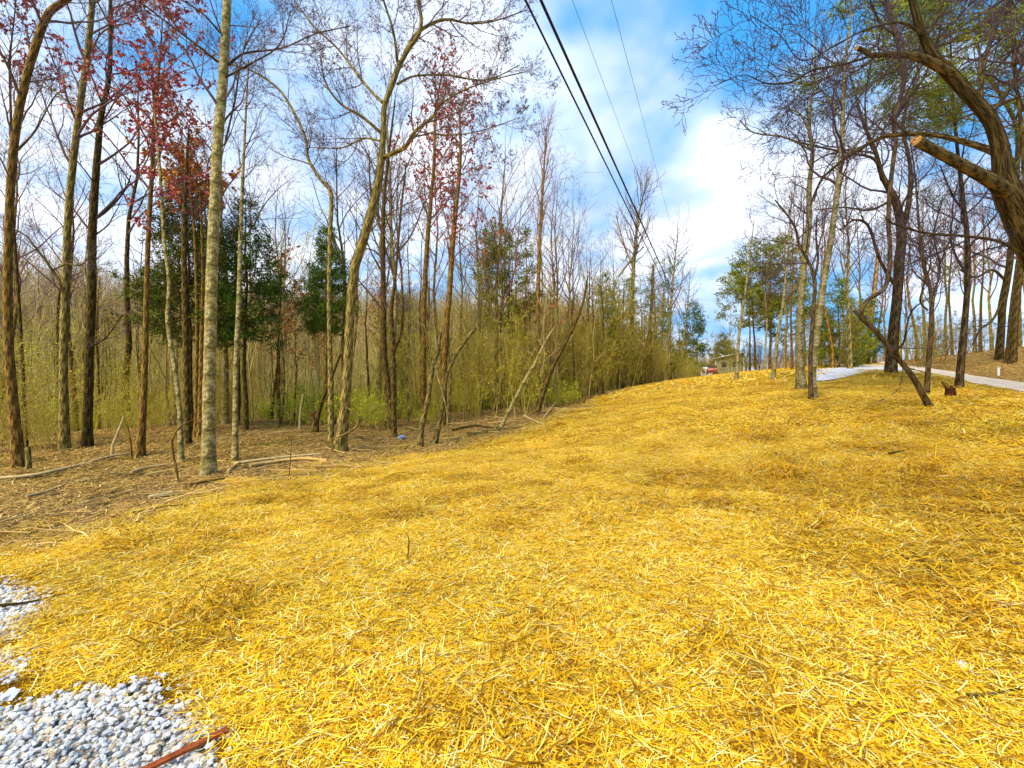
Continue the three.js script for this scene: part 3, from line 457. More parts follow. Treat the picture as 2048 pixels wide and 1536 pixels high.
const TREES = [
  // ---- left row, from the left edge inwards
  { label: 'brown-barked tree at the far left edge, its top bending to the right', mat: M.barkRed, trunk: [[38, 936, 29], [27, 818, 25], [17, 683, 22], [17, 480, 20], [26, 310, 20], [42, 200, 19], [72, 90, 19], [98, 26, 18], [140, -6, 15], [200, -60, 12]], limbs: [{ pts: [[36, 300, 6], [70, 262, 5, 0.5], [112, 190, 3, 1], [140, 170, 2, 1.2]] }, { pts: [[30, 380, 5], [-10, 300, 4, -0.4], [-60, 250, 2, -0.8]] }], crown: { kids: 16, from: 0.4, len: 2.2 }, twig: M.twig },
  { label: 'tall straight brown tree, second trunk from the left edge', mat: M.bark, trunk: [[129, 900, 21], [127, 717, 19], [130, 615, 18], [137, 423, 17], [150, 293, 16], [160, 212, 15], [176, 98, 14], [185, 0, 13], [200, -180, 10], [205, -300, 5]], limbs: [{ pts: [[131, 600, 9], [118, 560, 8, -0.3], [105, 540, 8, -0.5], [75, 500, 6, -0.9], [50, 470, 4, -1.2], [20, 455, 3, -1.5]] }, { pts: [[105, 540, 5, -0.5], [135, 528, 5, -0.7], [160, 530, 4, -0.9], [190, 505, 3, -1.1]] }, { pts: [[160, 225, 6], [120, 190, 4, 0.5], [80, 160, 3, 1]] }, { pts: [[178, 110, 5], [210, 60, 4, 0.5], [260, 45, 3, 0.8]] }], crown: { kids: 20, from: 0.4, len: 2.6 } },
  { label: 'dark tall tree just right of the second trunk, leaning slightly right', mat: M.barkDark, trunk: [[174, 892, 22], [176, 818, 21], [179, 700, 20], [184, 580, 19], [184, 480, 19], [187, 423, 18], [195, 309, 15], [203, 228, 13], [218, 156, 11], [221, 81, 9], [221, 0, 8], [226, -150, 5]], limbs: [{ pts: [[186, 440, 9], [215, 420, 6, 0.3], [250, 380, 4, 0.6], [262, 350, 3, 0.8]] }, { pts: [[205, 210, 6], [182, 150, 4, -0.4], [165, 115, 3, -0.6]] }, { pts: [[190, 690, 5], [215, 672, 4, -0.5], [245, 630, 3, -0.8]] }], crown: { kids: 20, from: 0.35, len: 2.5 } },
  { label: 'slim brown tree with dark red leaves, left of the pale-barked trunk', name: 'oak_tree', mat: M.barkRed, trunk: [[280, 914, 19], [288, 785, 14], [291, 683, 13], [296, 488, 11], [305, 325, 9], [308, 244, 8], [316, 163, 6], [322, 90, 4], [325, 40, 2]], leaves: { col: 'red', per: 5, size: 0.105 }, crown: { kids: 34, from: 0.45, len: 2.3, o: { max: 3, kids: [7, 4, 2], trop: 0.03 } }, fine: { max: 3, kids: [6, 4, 2] }, twig: M.twigRed },
  { label: 'slender oak with dark red leaves half hidden behind the leftmost tree', name: 'oak_tree', mat: M.barkDark, d: 12.5, trunk: [[52, 890, 9], [40, 640, 8], [25, 420, 7], [22, 240, 6], [20, 120, 5], [30, 20, 3], [34, -60, 2]], leaves: { col: 'red', per: 5, size: 0.105 }, crown: { kids: 26, from: 0.55, len: 2.0, o: { max: 3, kids: [6, 4, 2], trop: 0.03 } }, fine: { max: 3, kids: [6, 4, 2] }, twig: M.twigRed },
  { label: 'oak with rust-orange leaves mixed into the large dark cedar', name: 'oak_tree', mat: M.barkRed, d: 13.5, trunk: [[392, 880, 9], [394, 640, 8], [390, 480, 7], [384, 400, 5], [380, 330, 3]], leaves: { col: 'rust', per: 6, size: 0.13 }, crown: { kids: 22, from: 0.58, len: 1.9, o: { max: 3, kids: [6, 4, 2], trop: 0.02 } }, fine: { max: 3, kids: [6, 4, 2] }, twig: M.twigRed },
  { label: 'thin crooked pale-barked tree between the red-leaved tree and pale trunk', mat: M.barkPale, trunk: [[362, 925, 12], [359, 818, 10], [349, 734, 10], [335, 642, 9], [338, 565, 8], [328, 480, 8], [321, 358, 7], [312, 250, 6], [306, 200, 4]], leaves: { col: 'red', per: 5, size: 0.105 }, crown: { kids: 14, from: 0.6, len: 1.3, o: { max: 3, kids: [5, 4, 2] } }, fine: { max: 3, kids: [6, 4, 2] } },
  { label: 'tall straight tree with mottled pale grey bark at the edge of the straw', mat: M.barkPale, trunk: [[417, 948, 28], [418, 785, 27], [421, 650, 26], [426, 480, 24], [430, 390, 22], [436, 277, 22], [446, 163, 20], [454, 0, 18], [462, -160, 15], [466, -330, 8]], twig: M.twig, limbs: [{ pts: [[437, 125, 6], [391, 88, 5, -0.3], [326, 39, 4, -0.6], [277, 2, 3, -0.9], [200, -50, 2, -1.2]], mat: M.barkDark }, { pts: [[441, 66, 5], [404, 26, 4, -0.4], [350, -8, 3, -0.8]], mat: M.barkDark }, { pts: [[456, 130, 6], [489, 107, 5, 0.3], [565, 96, 4, 0.6], [630, 68, 3, 0.9], [702, 52, 2, 1.1]], mat: M.barkDark }, { pts: [[450, 155, 5], [500, 128, 4, -0.4], [560, 88, 3, -0.7], [582, 20, 2, -0.9]], mat: M.barkDark }, { pts: [[449, 290, 4], [470, 200, 4, 0.3], [486, 105, 3, 0.5], [520, 40, 2, 0.7]], mat: M.barkDark }], crown: { kids: 12, from: 0.55, len: 2.0 } },
  { label: 'slender pale-green stem just right of the mottled pale trunk', mat: M.barkPale, trunk: [[470, 919, 12], [472, 717, 10], [477, 615, 10], [481, 480, 9], [484, 390, 7], [490, 260, 5], [497, 120, 3]], crown: { kids: 16, from: 0.45, len: 1.5 } },
  { label: 'thin dark stem with no low branches behind the crooked pale tree', mat: M.barkDark, trunk: [[375, 890, 15], [372, 720, 13], [368, 480, 12], [372, 360, 8], [378, 250, 4]], crown: { kids: 12, from: 0.5, len: 1.6 } },
  { label: 'thin red-brown stem close behind the left side of the pale trunk', mat: M.barkRed, trunk: [[400, 878, 12], [403, 680, 9], [406, 560, 7], [402, 420, 5], [398, 330, 3]], crown: { kids: 10, from: 0.45, len: 1.2 } },
  { label: 'dead black leaning stem standing in the brush behind the bare strip', mat: M.barkDark, trunk: [[541, 840, 9], [550, 770, 7], [556, 720, 6], [561, 680, 5]], name: 'dead_tree' },
  { label: 'large grey-barked tree leaning right with long spreading upper limbs', mat: M.bark, buds: 0.55, trunk: [[679, 904, 26], [690, 802, 22], [695, 734, 20], [700, 632, 19], [710, 531, 20], [721, 498, 20], [751, 391, 18], [762, 326, 15], [767, 260, 11], [769, 212, 11], [787, 163, 11], [796, 137, 10], [813, 104, 9], [839, 65, 8], [842, 33, 7], [830, -20, 6], [820, -120, 4]],
    limbs: [{ pts: [[766, 315, 10], [790, 305, 9, -0.3], [812, 292, 9, -0.6], [829, 264, 7, -0.8], [865, 234, 6, -1], [878, 212, 4, -1.2], [917, 186, 3, -1.4], [975, 163, 2.5, -1.7], [1053, 143, 1.5, -2]] }, { pts: [[795, 168, 6], [826, 153, 4, 0.4], [891, 150, 4, 0.8], [972, 160, 3, 1.2], [1040, 130, 2, 1.5]] }, { pts: [[798, 135, 8], [815, 95, 7, 0.4], [839, 62, 7, 0.7], [891, 39, 6, 1.1], [940, 47, 4, 1.4], [988, 42, 3, 1.7], [1053, 20, 2, 2]] }, { pts: [[795, 124, 6], [790, 81, 5, -0.4], [783, 49, 5, -0.7], [767, 0, 4, -1], [750, -70, 3, -1.2]] }, { pts: [[765, 205, 7], [740, 180, 6, 0.3], [708, 140, 5, 0.6], [676, 98, 4, 0.9], [630, 55, 4, 1.2], [588, 0, 3, 1.5]] }, { pts: [[760, 264, 7], [725, 234, 6, -0.4], [682, 208, 5, -0.8], [653, 169, 4, -1.1], [640, 110, 2, -1.3]] }, { pts: [[762, 282, 5], [727, 277, 4, 0.5], [686, 295, 3, 1], [620, 295, 2, 1.6]] }, { pts: [[832, 262, 3, -0.9], [895, 270, 3, -1.4], [960, 262, 2, -1.8], [1040, 235, 1.5, -2]] }, { pts: [[842, 33, 5], [838, 0, 4, 0.4], [825, -60, 3, 0.8]] }, { pts: [[720, 505, 4], [735, 470, 3, -0.6], [775, 430, 3, -1], [830, 400, 2, -1.4], [960, 330, 1.5, -2]] }], crown: { kids: 9, from: 0.5, len: 1.5 } },
  { label: 'thin sapling arching left from the small green cedar', mat: M.bark, d: 13, trunk: [[662, 800, 10], [658, 600, 9], [660, 472, 9], [660, 381, 9], [643, 361, 7], [617, 319, 6], [611, 277, 6], [588, 225, 6], [555, 176, 5], [500, 140, 4], [430, 118, 3], [340, 60, 2]], crown: { kids: 22, from: 0.4, len: 1.4 } },
  { label: 'dark double-stemmed tree, left stem of the forked pair in the middle', mat: M.barkDark, trunk: [[783, 856, 12], [778, 785, 11], [769, 717, 12], [767, 615, 12], [766, 480, 9], [768, 400, 8], [776, 320, 6], [790, 200, 3]], limbs: [{ pts: [[768, 480, 6], [757, 440, 5, 0.3], [742, 380, 3, 0.6], [738, 300, 2, 0.8]] }, { pts: [[768, 520, 4], [745, 500, 3], [728, 497, 2]] }], crown: { kids: 18, from: 0.45, len: 1.5 } },
  { label: 'dark double-stemmed tree, right stem of the forked pair in the middle', mat: M.barkDark, trunk: [[788, 874, 11], [787, 800, 10], [786, 734, 11], [785, 680, 10], [783, 615, 8], [790, 560, 6], [800, 440, 5], [812, 330, 3]], limbs: [{ pts: [[788, 700, 7], [800, 675, 5], [806, 630, 4], [808, 590, 2]] }], crown: { kids: 14, from: 0.45, len: 1.3 } },
  { label: 'sawn-off leaning stem with a pale cut top beside the forked pair', name: 'cut_tree', mat: M.barkMid, cut: M.cutPale, trunk: [[840, 894, 12], [844, 850, 11], [855, 802, 10], [866, 734, 10], [876, 700, 8], [881, 665, 7]], fine: { max: 2, kids: [4, 3] }, limbs: [{ pts: [[868, 725, 4], [858, 690, 3, -0.3], [848, 650, 3, -0.5], [838, 628, 2, -0.6], [815, 585, 2, -0.8]], mat: M.barkPale }, { pts: [[868, 728, 4], [880, 770, 3, -0.3], [893, 820, 3, -0.5], [897, 880, 2, -0.6]], mat: M.barkPale, bare: true }] },
  { label: 'sawn-off leaning stem with an orange cut top angled to the right', name: 'cut_tree', mat: M.barkMid, cut: M.cut, trunk: [[869, 890, 12], [878, 850, 10], [886, 802, 8], [894, 751, 8], [913, 707, 8], [932, 680, 8], [951, 655, 8]], fine: { max: 2, kids: [4, 3] }, limbs: [{ pts: [[945, 660, 3], [958, 620, 2], [965, 590, 1.5]], mat: M.twig }] },
  { label: 'tall reddish oak with rust-red leaves, right of the two in the middle', name: 'oak_tree', mat: M.barkRed, d: 16, trunk: [[886, 840, 13], [889, 717, 12], [893, 656, 11], [899, 582, 11], [906, 480, 10], [913, 407, 8], [920, 326, 7], [921, 270, 5], [918, 215, 3]], leaves: { col: 'red', per: 5, size: 0.11 }, crown: { kids: 30, from: 0.42, len: 2.3, o: { max: 3, kids: [7, 4, 2], trop: 0.04 } }, fine: { max: 3, kids: [6, 4, 2] }, twig: M.twigRed },
  { label: 'tall reddish oak with rust-red leaves, left of the two in the middle', name: 'oak_tree', mat: M.barkRed, d: 17, trunk: [[846, 840, 12], [847, 700, 11], [849, 582, 10], [855, 480, 9], [861, 410, 8], [868, 326, 6], [871, 228, 5], [884, 147, 3]], leaves: { col: 'red', per: 5, size: 0.11 }, crown: { kids: 30, from: 0.45, len: 2.3, o: { max: 3, kids: [7, 4, 2], trop: 0.05 } }, fine: { max: 3, kids: [6, 4, 2] }, twig: M.twigRed },
  { label: 'slender pale dead pole leaning right against the brush', name: 'dead_tree', mat: M.barkPale, trunk: [[1000, 858, 7], [1020, 818, 7], [1050, 760, 7], [1068, 730, 6], [1088, 689, 5], [1100, 668, 4], [1112, 652, 3]], fine: { max: 2, kids: [4, 3] }, limbs: [{ pts: [[1086, 693, 4], [1075, 680, 3], [1066, 665, 2], [1064, 650, 2]], mat: M.barkPale }, { pts: [[1070, 726, 3], [1066, 712, 3], [1050, 700, 2], [1030, 696, 1.5]], mat: M.barkPale }] },
  { label: 'dark trunk leaning right at the end of the bare strip', mat: M.barkDark, trunk: [[1072, 830, 12], [1080, 805, 11], [1102, 740, 10], [1125, 696, 8], [1149, 649, 6], [1166, 605, 5], [1176, 550, 3]], crown: { kids: 9, from: 0.4, len: 1.2 }, twig: M.twigOlive },
  { label: 'tallest slender bare tree above the middle of the thicket', mat: M.barkRed, d: 23, trunk: [[1074, 800, 10], [1075, 700, 9], [1076, 595, 8], [1080, 469, 7], [1085, 385, 5], [1090, 300, 3], [1092, 256, 1.5]], crown: { kids: 30, from: 0.42, len: 2.4, o: { trop: 0.16, ang: [0.35, 0.65], max: 3, kids: [8, 6, 4] } }, fine: { max: 3 }, twig: M.twigRed },
  { label: 'reddish trunk at the field edge beneath the overhead cables', mat: M.barkRed, d: 34, trunk: [[1286, 762, 8], [1291, 720, 7], [1298, 672, 7], [1303, 610, 6], [1305, 571, 5], [1306, 530, 3]], crown: { kids: 16, from: 0.4, len: 1.7 }, twig: M.twigOlive },
  { label: 'tall bare tree with a fan of fine twigs below the cables', mat: M.bark, d: 36, trunk: [[1262, 770, 9], [1264, 640, 8], [1267, 537, 7], [1271, 486, 5], [1281, 412, 3], [1296, 358, 1.5]], limbs: [{ pts: [[1237, 554, 4], [1262, 520, 3], [1288, 493, 2]] }, { pts: [[1268, 540, 4], [1245, 480, 3, 1], [1232, 430, 2, 1.5]] }], crown: { kids: 44, from: 0.38, len: 3.8, o: { trop: 0.1, max: 3, kids: [9, 6, 4] } }, fine: { max: 3 } },
  { label: 'bare fan-shaped tree last but one before the gap in the woods', mat: M.bark, d: 44, trunk: [[1338, 765, 6], [1340, 650, 5], [1346, 560, 4], [1352, 500, 2], [1356, 455, 1]], crown: { kids: 36, from: 0.3, len: 4.0, o: { trop: 0.1, max: 3, kids: [8, 6, 4] } }, fine: { max: 3 } },
  { label: 'small bare fan-shaped tree beside the gap, left of the green pine', mat: M.bark, d: 55, trunk: [[1362, 760, 5], [1366, 690, 4], [1372, 640, 3], [1378, 585, 1.5], [1380, 545, 1]], crown: { kids: 24, from: 0.3, len: 3.4, o: { trop: 0.1, max: 3, kids: [8, 5, 3] } }, fine: { max: 3 } },
  // ---- right hand trees
  { label: 'slim pale tree standing alone at the left of the right-hand group', mat: M.barkGrey, trunk: [[1473, 761, 7], [1479, 661, 6], [1492, 573, 5], [1501, 503, 3], [1508, 440, 1.5]], fine: { jit: 0.32, seg: 0.16, kids: [0, 7, 4, 2] }, twig: M.twigDark, crown: { kids: 12, from: 0.35, len: 1.8 } },
  { label: 'slim pale tree, second of the right-hand group', mat: M.barkGrey, trunk: [[1546, 761, 8], [1555, 677, 7], [1565, 614, 6], [1573, 540, 5], [1580, 450, 3], [1584, 380, 2]], fine: { jit: 0.32, seg: 0.16, kids: [0, 7, 4, 2] }, twig: M.twigDark, crown: { kids: 12, from: 0.4, len: 2.0 } },
  { label: 'pale twin tree, left trunk beside the gravel drive', mat: M.barkGrey, trunk: [[1603, 780, 21], [1599, 720, 17], [1598, 677, 15], [1602, 598, 14], [1609, 519, 14], [1618, 440, 13], [1618, 380, 11], [1625, 300, 9], [1618, 253, 8], [1628, 160, 5], [1632, 60, 3]], limbs: [{ pts: [[1618, 262, 5], [1600, 228, 4], [1575, 222, 3, 0.4], [1545, 250, 2, 0.8]] }, { pts: [[1622, 300, 5], [1570, 275, 4, -0.5], [1500, 262, 3, -1], [1480, 240, 2, -1.2]] }], fine: { jit: 0.32, seg: 0.16, kids: [0, 7, 4, 2] }, twig: M.twigDark, crown: { kids: 14, from: 0.45, len: 2.4 } },
  { label: 'pale twin tree, right trunk leaning right beside the gravel drive', mat: M.barkGrey, trunk: [[1629, 798, 14], [1626, 740, 14], [1634, 661, 17], [1647, 566, 15], [1663, 472, 13], [1675, 380, 12], [1683, 300, 11], [1686, 221, 9], [1688, 158, 7], [1700, 47, 5], [1704, -60, 3]], limbs: [{ pts: [[1686, 250, 5], [1660, 200, 4, 0.5], [1620, 170, 3, 1], [1560, 165, 2, 1.4]] }, { pts: [[1684, 320, 5], [1720, 280, 4, 0.6], [1750, 240, 3, 1]] }], fine: { jit: 0.32, seg: 0.16, kids: [0, 7, 4, 2] }, twig: M.twigDark, crown: { kids: 16, from: 0.45, len: 2.6 } },
  { label: 'dark crooked stem rising between the pale twin trunks', mat: M.barkDusk, d: 11.8, trunk: [[1622, 795, 9], [1621, 709, 9], [1626, 630, 8], [1629, 560, 8], [1618, 525, 7], [1598, 490, 6], [1592, 460, 5], [1578, 435, 4], [1550, 400, 3]], limbs: [{ pts: [[1628, 560, 6], [1636, 520, 5], [1632, 470, 4], [1634, 430, 3]] }], twig: M.twigDark, crown: { kids: 14, from: 0.45, len: 1.8 } },
  { label: 'broad dark upright tree at the end of the gravel drive', mat: M.barkDusk, flare: 0.12, trunk: [[1781, 750, 27], [1786, 677, 24], [1794, 598, 22], [1799, 519, 22], [1803, 470, 21], [1792, 405, 18], [1764, 350, 12], [1750, 300, 9], [1728, 250, 7], [1706, 170, 4], [1690, 110, 2]], limbs: [{ pts: [[1802, 470, 14], [1818, 400, 12, 0.5], [1820, 330, 9, 0.8], [1806, 250, 8, 1], [1830, 160, 6, 1.3], [1850, 60, 4, 1.5]] }, { pts: [[1795, 580, 8], [1760, 520, 7, -0.5], [1735, 450, 6, -0.9], [1710, 440, 5, -1.2], [1680, 460, 3, -1.6]] }, { pts: [[1764, 360, 8], [1750, 320, 7, -0.5], [1690, 305, 5, -1], [1600, 285, 4, -1.8], [1550, 268, 2, -2.4]] }, { pts: [[1785, 400, 7], [1740, 420, 5, 0.6], [1690, 415, 4, 1], [1630, 420, 2, 1.6]] }], fine: { jit: 0.32, seg: 0.16, kids: [0, 7, 4, 2] }, twig: M.twigDark, crown: { kids: 12, from: 0.42, len: 3.4 } },
  { label: 'leaning elbowed tree whose trunk turns sharply upward above the straw', mat: M.barkDusk, trunk: [[1860, 815, 17], [1843, 785, 15], [1827, 756, 14], [1795, 715, 13], [1777, 693, 12], [1748, 658, 11], [1722, 632, 11], [1735, 601, 10], [1767, 579, 10], [1777, 551, 10], [1780, 503, 10], [1777, 440, 10], [1780, 380, 10], [1788, 310, 10], [1792, 280, 10], [1788, 240, 11], [1802, 190, 10], [1808, 142, 10], [1796, 90, 9], [1783, 40, 9], [1773, -10, 8], [1768, -120, 5]], flare: 0.25, limbs: [{ pts: [[1732, 640, 9], [1715, 628, 8], [1708, 620, 7]], bare: true, cut: M.cut }, { pts: [[1790, 238, 9], [1815, 200, 8, 0.4], [1850, 150, 7, 0.8], [1878, 70, 6, 1.1], [1890, -10, 5, 1.4]] }, { pts: [[1788, 240, 7], [1770, 255, 6, -0.4], [1745, 300, 5, -0.8], [1730, 210, 4, -1], [1745, 110, 3, -1.2]] }, { pts: [[1790, 70, 6], [1760, 45, 5, -0.6], [1740, 0, 4, -1]] }, { pts: [[1800, 715, 6], [1790, 700, 6, -0.2], [1805, 690, 5, -0.4], [1825, 620, 4, -0.6], [1870, 590, 3, -0.8]] }], twig: M.twigDark, crown: { kids: 12, from: 0.62, len: 2.2 } },
  { label: 'slim dark stem directly behind the foot of the leaning tree', mat: M.barkDusk, trunk: [[1853, 790, 13], [1856, 740, 12], [1862, 661, 11], [1861, 582, 9], [1845, 519, 8], [1838, 450, 6], [1830, 350, 4], [1815, 250, 2]], limbs: [{ pts: [[1861, 600, 6], [1880, 540, 5, 0.4], [1868, 470, 4, 0.6], [1885, 400, 3, 0.8]] }, { pts: [[1855, 620, 5], [1840, 600, 4, -0.5], [1850, 560, 3, -0.8], [1852, 500, 2, -1]] }], twig: M.twigDark, crown: { kids: 16, from: 0.4, len: 1.8 } },
  { label: 'straight dark tree behind the red-brown stump near the road', mat: M.barkDusk, flare: 0.2, trunk: [[1917, 783, 20], [1922, 725, 17], [1928, 661, 15], [1935, 566, 13], [1934, 472, 12], [1926, 400, 10], [1915, 300, 8], [1905, 180, 6], [1900, 60, 4]], limbs: [{ pts: [[1934, 480, 5], [1890, 500, 5, -0.4], [1840, 520, 4, -0.8], [1790, 540, 3, -1.2]] }, { pts: [[1933, 520, 5], [1970, 500, 4, 0.4], [2020, 490, 3, 0.8]] }, { pts: [[1930, 430, 5], [1900, 380, 4, 0.5], [1880, 330, 3, 0.9]] }], fine: { jit: 0.32, seg: 0.16, kids: [0, 7, 4, 2] }, twig: M.twigDark, crown: { kids: 14, from: 0.38, len: 2.6 } },
  { label: 'stout grey trunk on the bank, left of the pair at the right edge', mat: M.barkOak, d: 23.5, flare: 0.1, trunk: [[1998, 712, 19], [2003, 650, 17], [2004, 614, 18], [2014, 560, 17], [2020, 519, 16], [2033, 350, 13], [2033, 253, 11], [2001, 190, 9], [1970, 139, 6], [1950, 60, 4]], limbs: [{ pts: [[2010, 560, 8], [1985, 540, 7, -0.6], [1950, 555, 5, -1.2], [1920, 540, 4, -1.6]] }, { pts: [[2005, 600, 7], [1985, 640, 6, -0.6], [1960, 660, 5, -1], [1945, 690, 4, -1.3]] }, { pts: [[2032, 330, 8], [2000, 280, 6, 0.6], [1960, 240, 4, 1.2]] }], fine: { jit: 0.32, seg: 0.16, kids: [0, 7, 4, 2] }, twig: M.twigDark, crown: { kids: 16, from: 0.4, len: 4.5 } },
  { label: 'stout grey trunk on the bank, right of the pair at the right edge', mat: M.barkOak, d: 22.5, flare: 0.1, trunk: [[2022, 720, 25], [2026, 650, 22], [2031, 598, 21], [2046, 480, 18], [2062, 330, 14], [2075, 150, 9], [2085, 0, 5]], fine: { jit: 0.32, seg: 0.16, kids: [0, 7, 4, 2] }, twig: M.twigDark, crown: { kids: 14, from: 0.4, len: 4.5 } },
];
// the big oak at the right edge, its roots outside the frame
TREES.push({ label: 'massive oak at the right edge with two sawn-off limbs reaching left', name: 'oak_tree', mat: M.barkOak, d: 6.2, trunk: [[2265, 960, 160], [2215, 800, 124], [2150, 640, 108], [2088, 520, 96], [2046, 440, 82], [2016, 380, 62], [2006, 340, 46], [2001, 300, 42], [1990, 262, 37], [1979, 237, 36], [1938, 190, 33], [1894, 142, 30], [1862, 105, 24], [1843, 63, 19], [1824, 0, 15], [1805, -90, 10]], flare: 0.2,
  limbs: [{ pts: [[1905, 150, 26], [1852, 120, 22, -0.2], [1815, 110, 16, -0.4], [1780, 108, 13, -0.6], [1740, 110, 12, -0.8], [1728, 102, 12, -0.85], [1714, 96, 11, -0.9]], cut: M.cut, kids: 4, from: 0.3, reach: 0.5 }, { pts: [[1742, 112, 7, -0.8], [1690, 128, 6, -1], [1625, 141, 5, -1.3], [1580, 165, 4, -1.5], [1530, 166, 3, -1.7], [1490, 150, 2, -1.9], [1440, 165, 1.5, -2.1]], kids: 13, from: 0.1, reach: 0.6 }, { pts: [[1750, 115, 5, -0.75], [1715, 140, 4, -1], [1660, 175, 3, -1.2], [1610, 200, 2, -1.4], [1560, 260, 1.5, -1.5]], kids: 10 },
    { pts: [[2014, 385, 50], [1985, 364, 36, -0.2], [1922, 329, 30, -0.5], [1875, 304, 26, -0.7], [1832, 281, 25, -0.9]], cut: M.cut, bare: true }, { pts: [[2002, 312, 26], [1979, 300, 20, 0.3], [1922, 282, 15, 0.6], [1875, 271, 13, 0.8], [1805, 269, 11, 1], [1764, 275, 10, 1.2], [1716, 300, 9, 1.3], [1675, 329, 7, 1.5], [1640, 364, 5, 1.7], [1628, 402, 3, 1.8]], kids: 13, from: 0.3, reach: 0.5 },
    { pts: [[2060, 518, 12], [2045, 510, 10], [2001, 484, 9, -0.3], [1938, 473, 8, -0.6], [1859, 467, 6, -1], [1811, 456, 5, -1.2], [1770, 440, 3, -1.5]], kids: 10, from: 0.3, reach: 0.4 }, { pts: [[1850, 75, 12], [1880, 20, 10, 0.4], [1895, -60, 8, 0.8]] }, { pts: [[1960, 215, 14], [1965, 140, 12, 0.6], [1990, 60, 9, 1.2], [2020, -20, 7, 1.6]] }, { pts: [[1975, 240, 12], [2030, 160, 10, 0.5], [2060, 90, 8, 1]] }, { pts: [[1848, 70, 8], [1800, 45, 7, -0.6], [1730, 60, 5, -1], [1680, 85, 4, -1.3], [1600, 120, 3, -1.6], [1560, 70, 2, -1.8], [1500, 30, 1.5, -2]], kids: 13, reach: 0.55, from: 0.15 }], fine: { jit: 0.34, seg: 0.15, kids: [0, 7, 4, 2] }, twig: M.twigDark });
for (const s of TREES) tracedTree(s);
// ---------------------------------------------------------------- evergreens
function needleSpray(nb, p, dir, len, cols, n, w) { // a flat drooping frond
  const side = V().crossVectors(dir, UP).normalize(), up = V().crossVectors(side, dir).normalize(); if (!isFinite(side.x)) side.set(1, 0, 0);
  for (let k = 0; k < n; k++) {
    const t = rnd(), q = p.clone().addScaledVector(dir, len * t).addScaledVector(side, rr(-1, 1) * len * 0.30).addScaledVector(up, rr(-0.5, 0.5) * len * 0.35);
    const d = dir.clone().multiplyScalar(0.75).addScaledVector(rdir(), 0.75).normalize(), s = V().crossVectors(d, rdir()).normalize(), L = len * rr(0.22, 0.45);
    const a = q, b = q.clone().addScaledVector(d, L).addScaledVector(s, w * 0.5), c = q.clone().addScaledVector(d, L * 0.55).addScaledVector(s, -w);
    nb.tri(a, b, c, V().crossVectors(V().subVectors(b, a), V().subVectors(c, a)).normalize(), pick(cols));
  }
}
const CEDAR = [[0.075, 0.125, 0.010], [0.105, 0.16, 0.010], [0.05, 0.09, 0.012], [0.17, 0.18, 0.010]], PINE = [[0.19, 0.23, 0.014], [0.26, 0.28, 0.014], [0.12, 0.17, 0.018], [0.30, 0.28, 0.02]], RUSTY = [[0.26, 0.12, 0.02], [0.20, 0.12, 0.02], [0.09, 0.09, 0.01]];
function conifer({ name, label, group, base, h, from, wide, whorls, per, cols, mat, droop, density, spray, sprayW, pine, lean = 0, shape = 'cone', seedN, slim }) {
  setSeed(seedN);
  const t = thing(name, label, 'tree', base, group), P = [V(0, -0.3, 0)], R = [h * 0.012 * (slim ?? 1)], n = 8;
  for (let i = 1; i <= n; i++) { P.push(V(lean * i / n + rr(-0.05, 0.05), h * i / n, rr(-0.05, 0.05))); R.push(Math.max(0.008, h * 0.0105 * (slim ?? 1) * (1 - 0.9 * i / n))); }
  part('trunk', new TB().tube(P, R, 9).geo(), mat ?? M.barkDark, t);
  const br = new TB(), nb = new TB(true);
  for (let w = 0; w < whorls; w++) {
    const f = from + (1 - from) * (w + rnd() * 0.7) / whorls, y = h * f, g = (f - from) / (1 - from);
    const reach = wide * (shape === 'cone' ? (1 - g) ** 0.8 * (0.35 + 0.65 * Math.min(1, g * 5 + 0.3)) : Math.sin(Math.PI * (0.12 + 0.83 * g)) ** 0.7);
    for (let b = 0; b < per; b++) {
      const az = rnd() * 6.28, L = reach * rr(0.55, 1.15), d = V(Math.cos(az), rr(-0.1, 0.35) - droop, Math.sin(az)).normalize(), p = V(lean * f, y, 0), pts = [p.clone()], rad = [Math.max(0.006, L * 0.011)], q = p.clone();
      for (let s = 1; s <= 4; s++) { d.addScaledVector(rdir(), 0.13).addScaledVector(UP, droop * 0.3).normalize(); q.addScaledVector(d, L / 4); pts.push(q.clone()); rad.push(rad[0] * (1 - 0.2 * s)); }
      br.tube(pts, rad, 4);
      const m = Math.max(2, Math.round(L * density));
      for (let k = 0; k < m; k++) { const u = pine ? rr(0.45, 1) : rr(0.2, 1), i = Math.min(3, Math.floor(u * 4)), e = pts[i].clone().lerp(pts[i + 1], u * 4 - i); const nd = d.clone().addScaledVector(rdir(), 0.9); nd.y += pine ? 0.15 : -0.05; nd.normalize(); needleSpray(nb, e, nd, spray * rr(0.7, 1.3), cols, pine ? 22 : 20, sprayW * 0.6); }
    }
  }
  part('branches', br.geo(), M.twig, t).userData.kind = 'stuff';
  part('foliage', nb.geo(), M.needle, t).userData.kind = 'stuff';
  return t;
}
const cone = (px, d, topPy, o) => { const base = put(px, d), h = (EYE - (topPy - CY) / F * d) - base.y; return conifer({ base, h, from: 0.3, wide: 1.5, whorls: 22, per: 5, cols: CEDAR, droop: 0.12, density: 6, spray: 0.42, sprayW: 0.045, name: 'cedar_tree', seedN: Math.round(px * 3 + d * 11), ...o }); };
cone(385, 14.5, 340, { label: 'large dark cedar with browning upper foliage behind the pale trunk', from: 0.34, wide: 2.4, whorls: 24, per: 6, density: 9, spray: 0.36, cols: [...CEDAR, RUSTY[1], CEDAR[3]], lean: -0.2 });
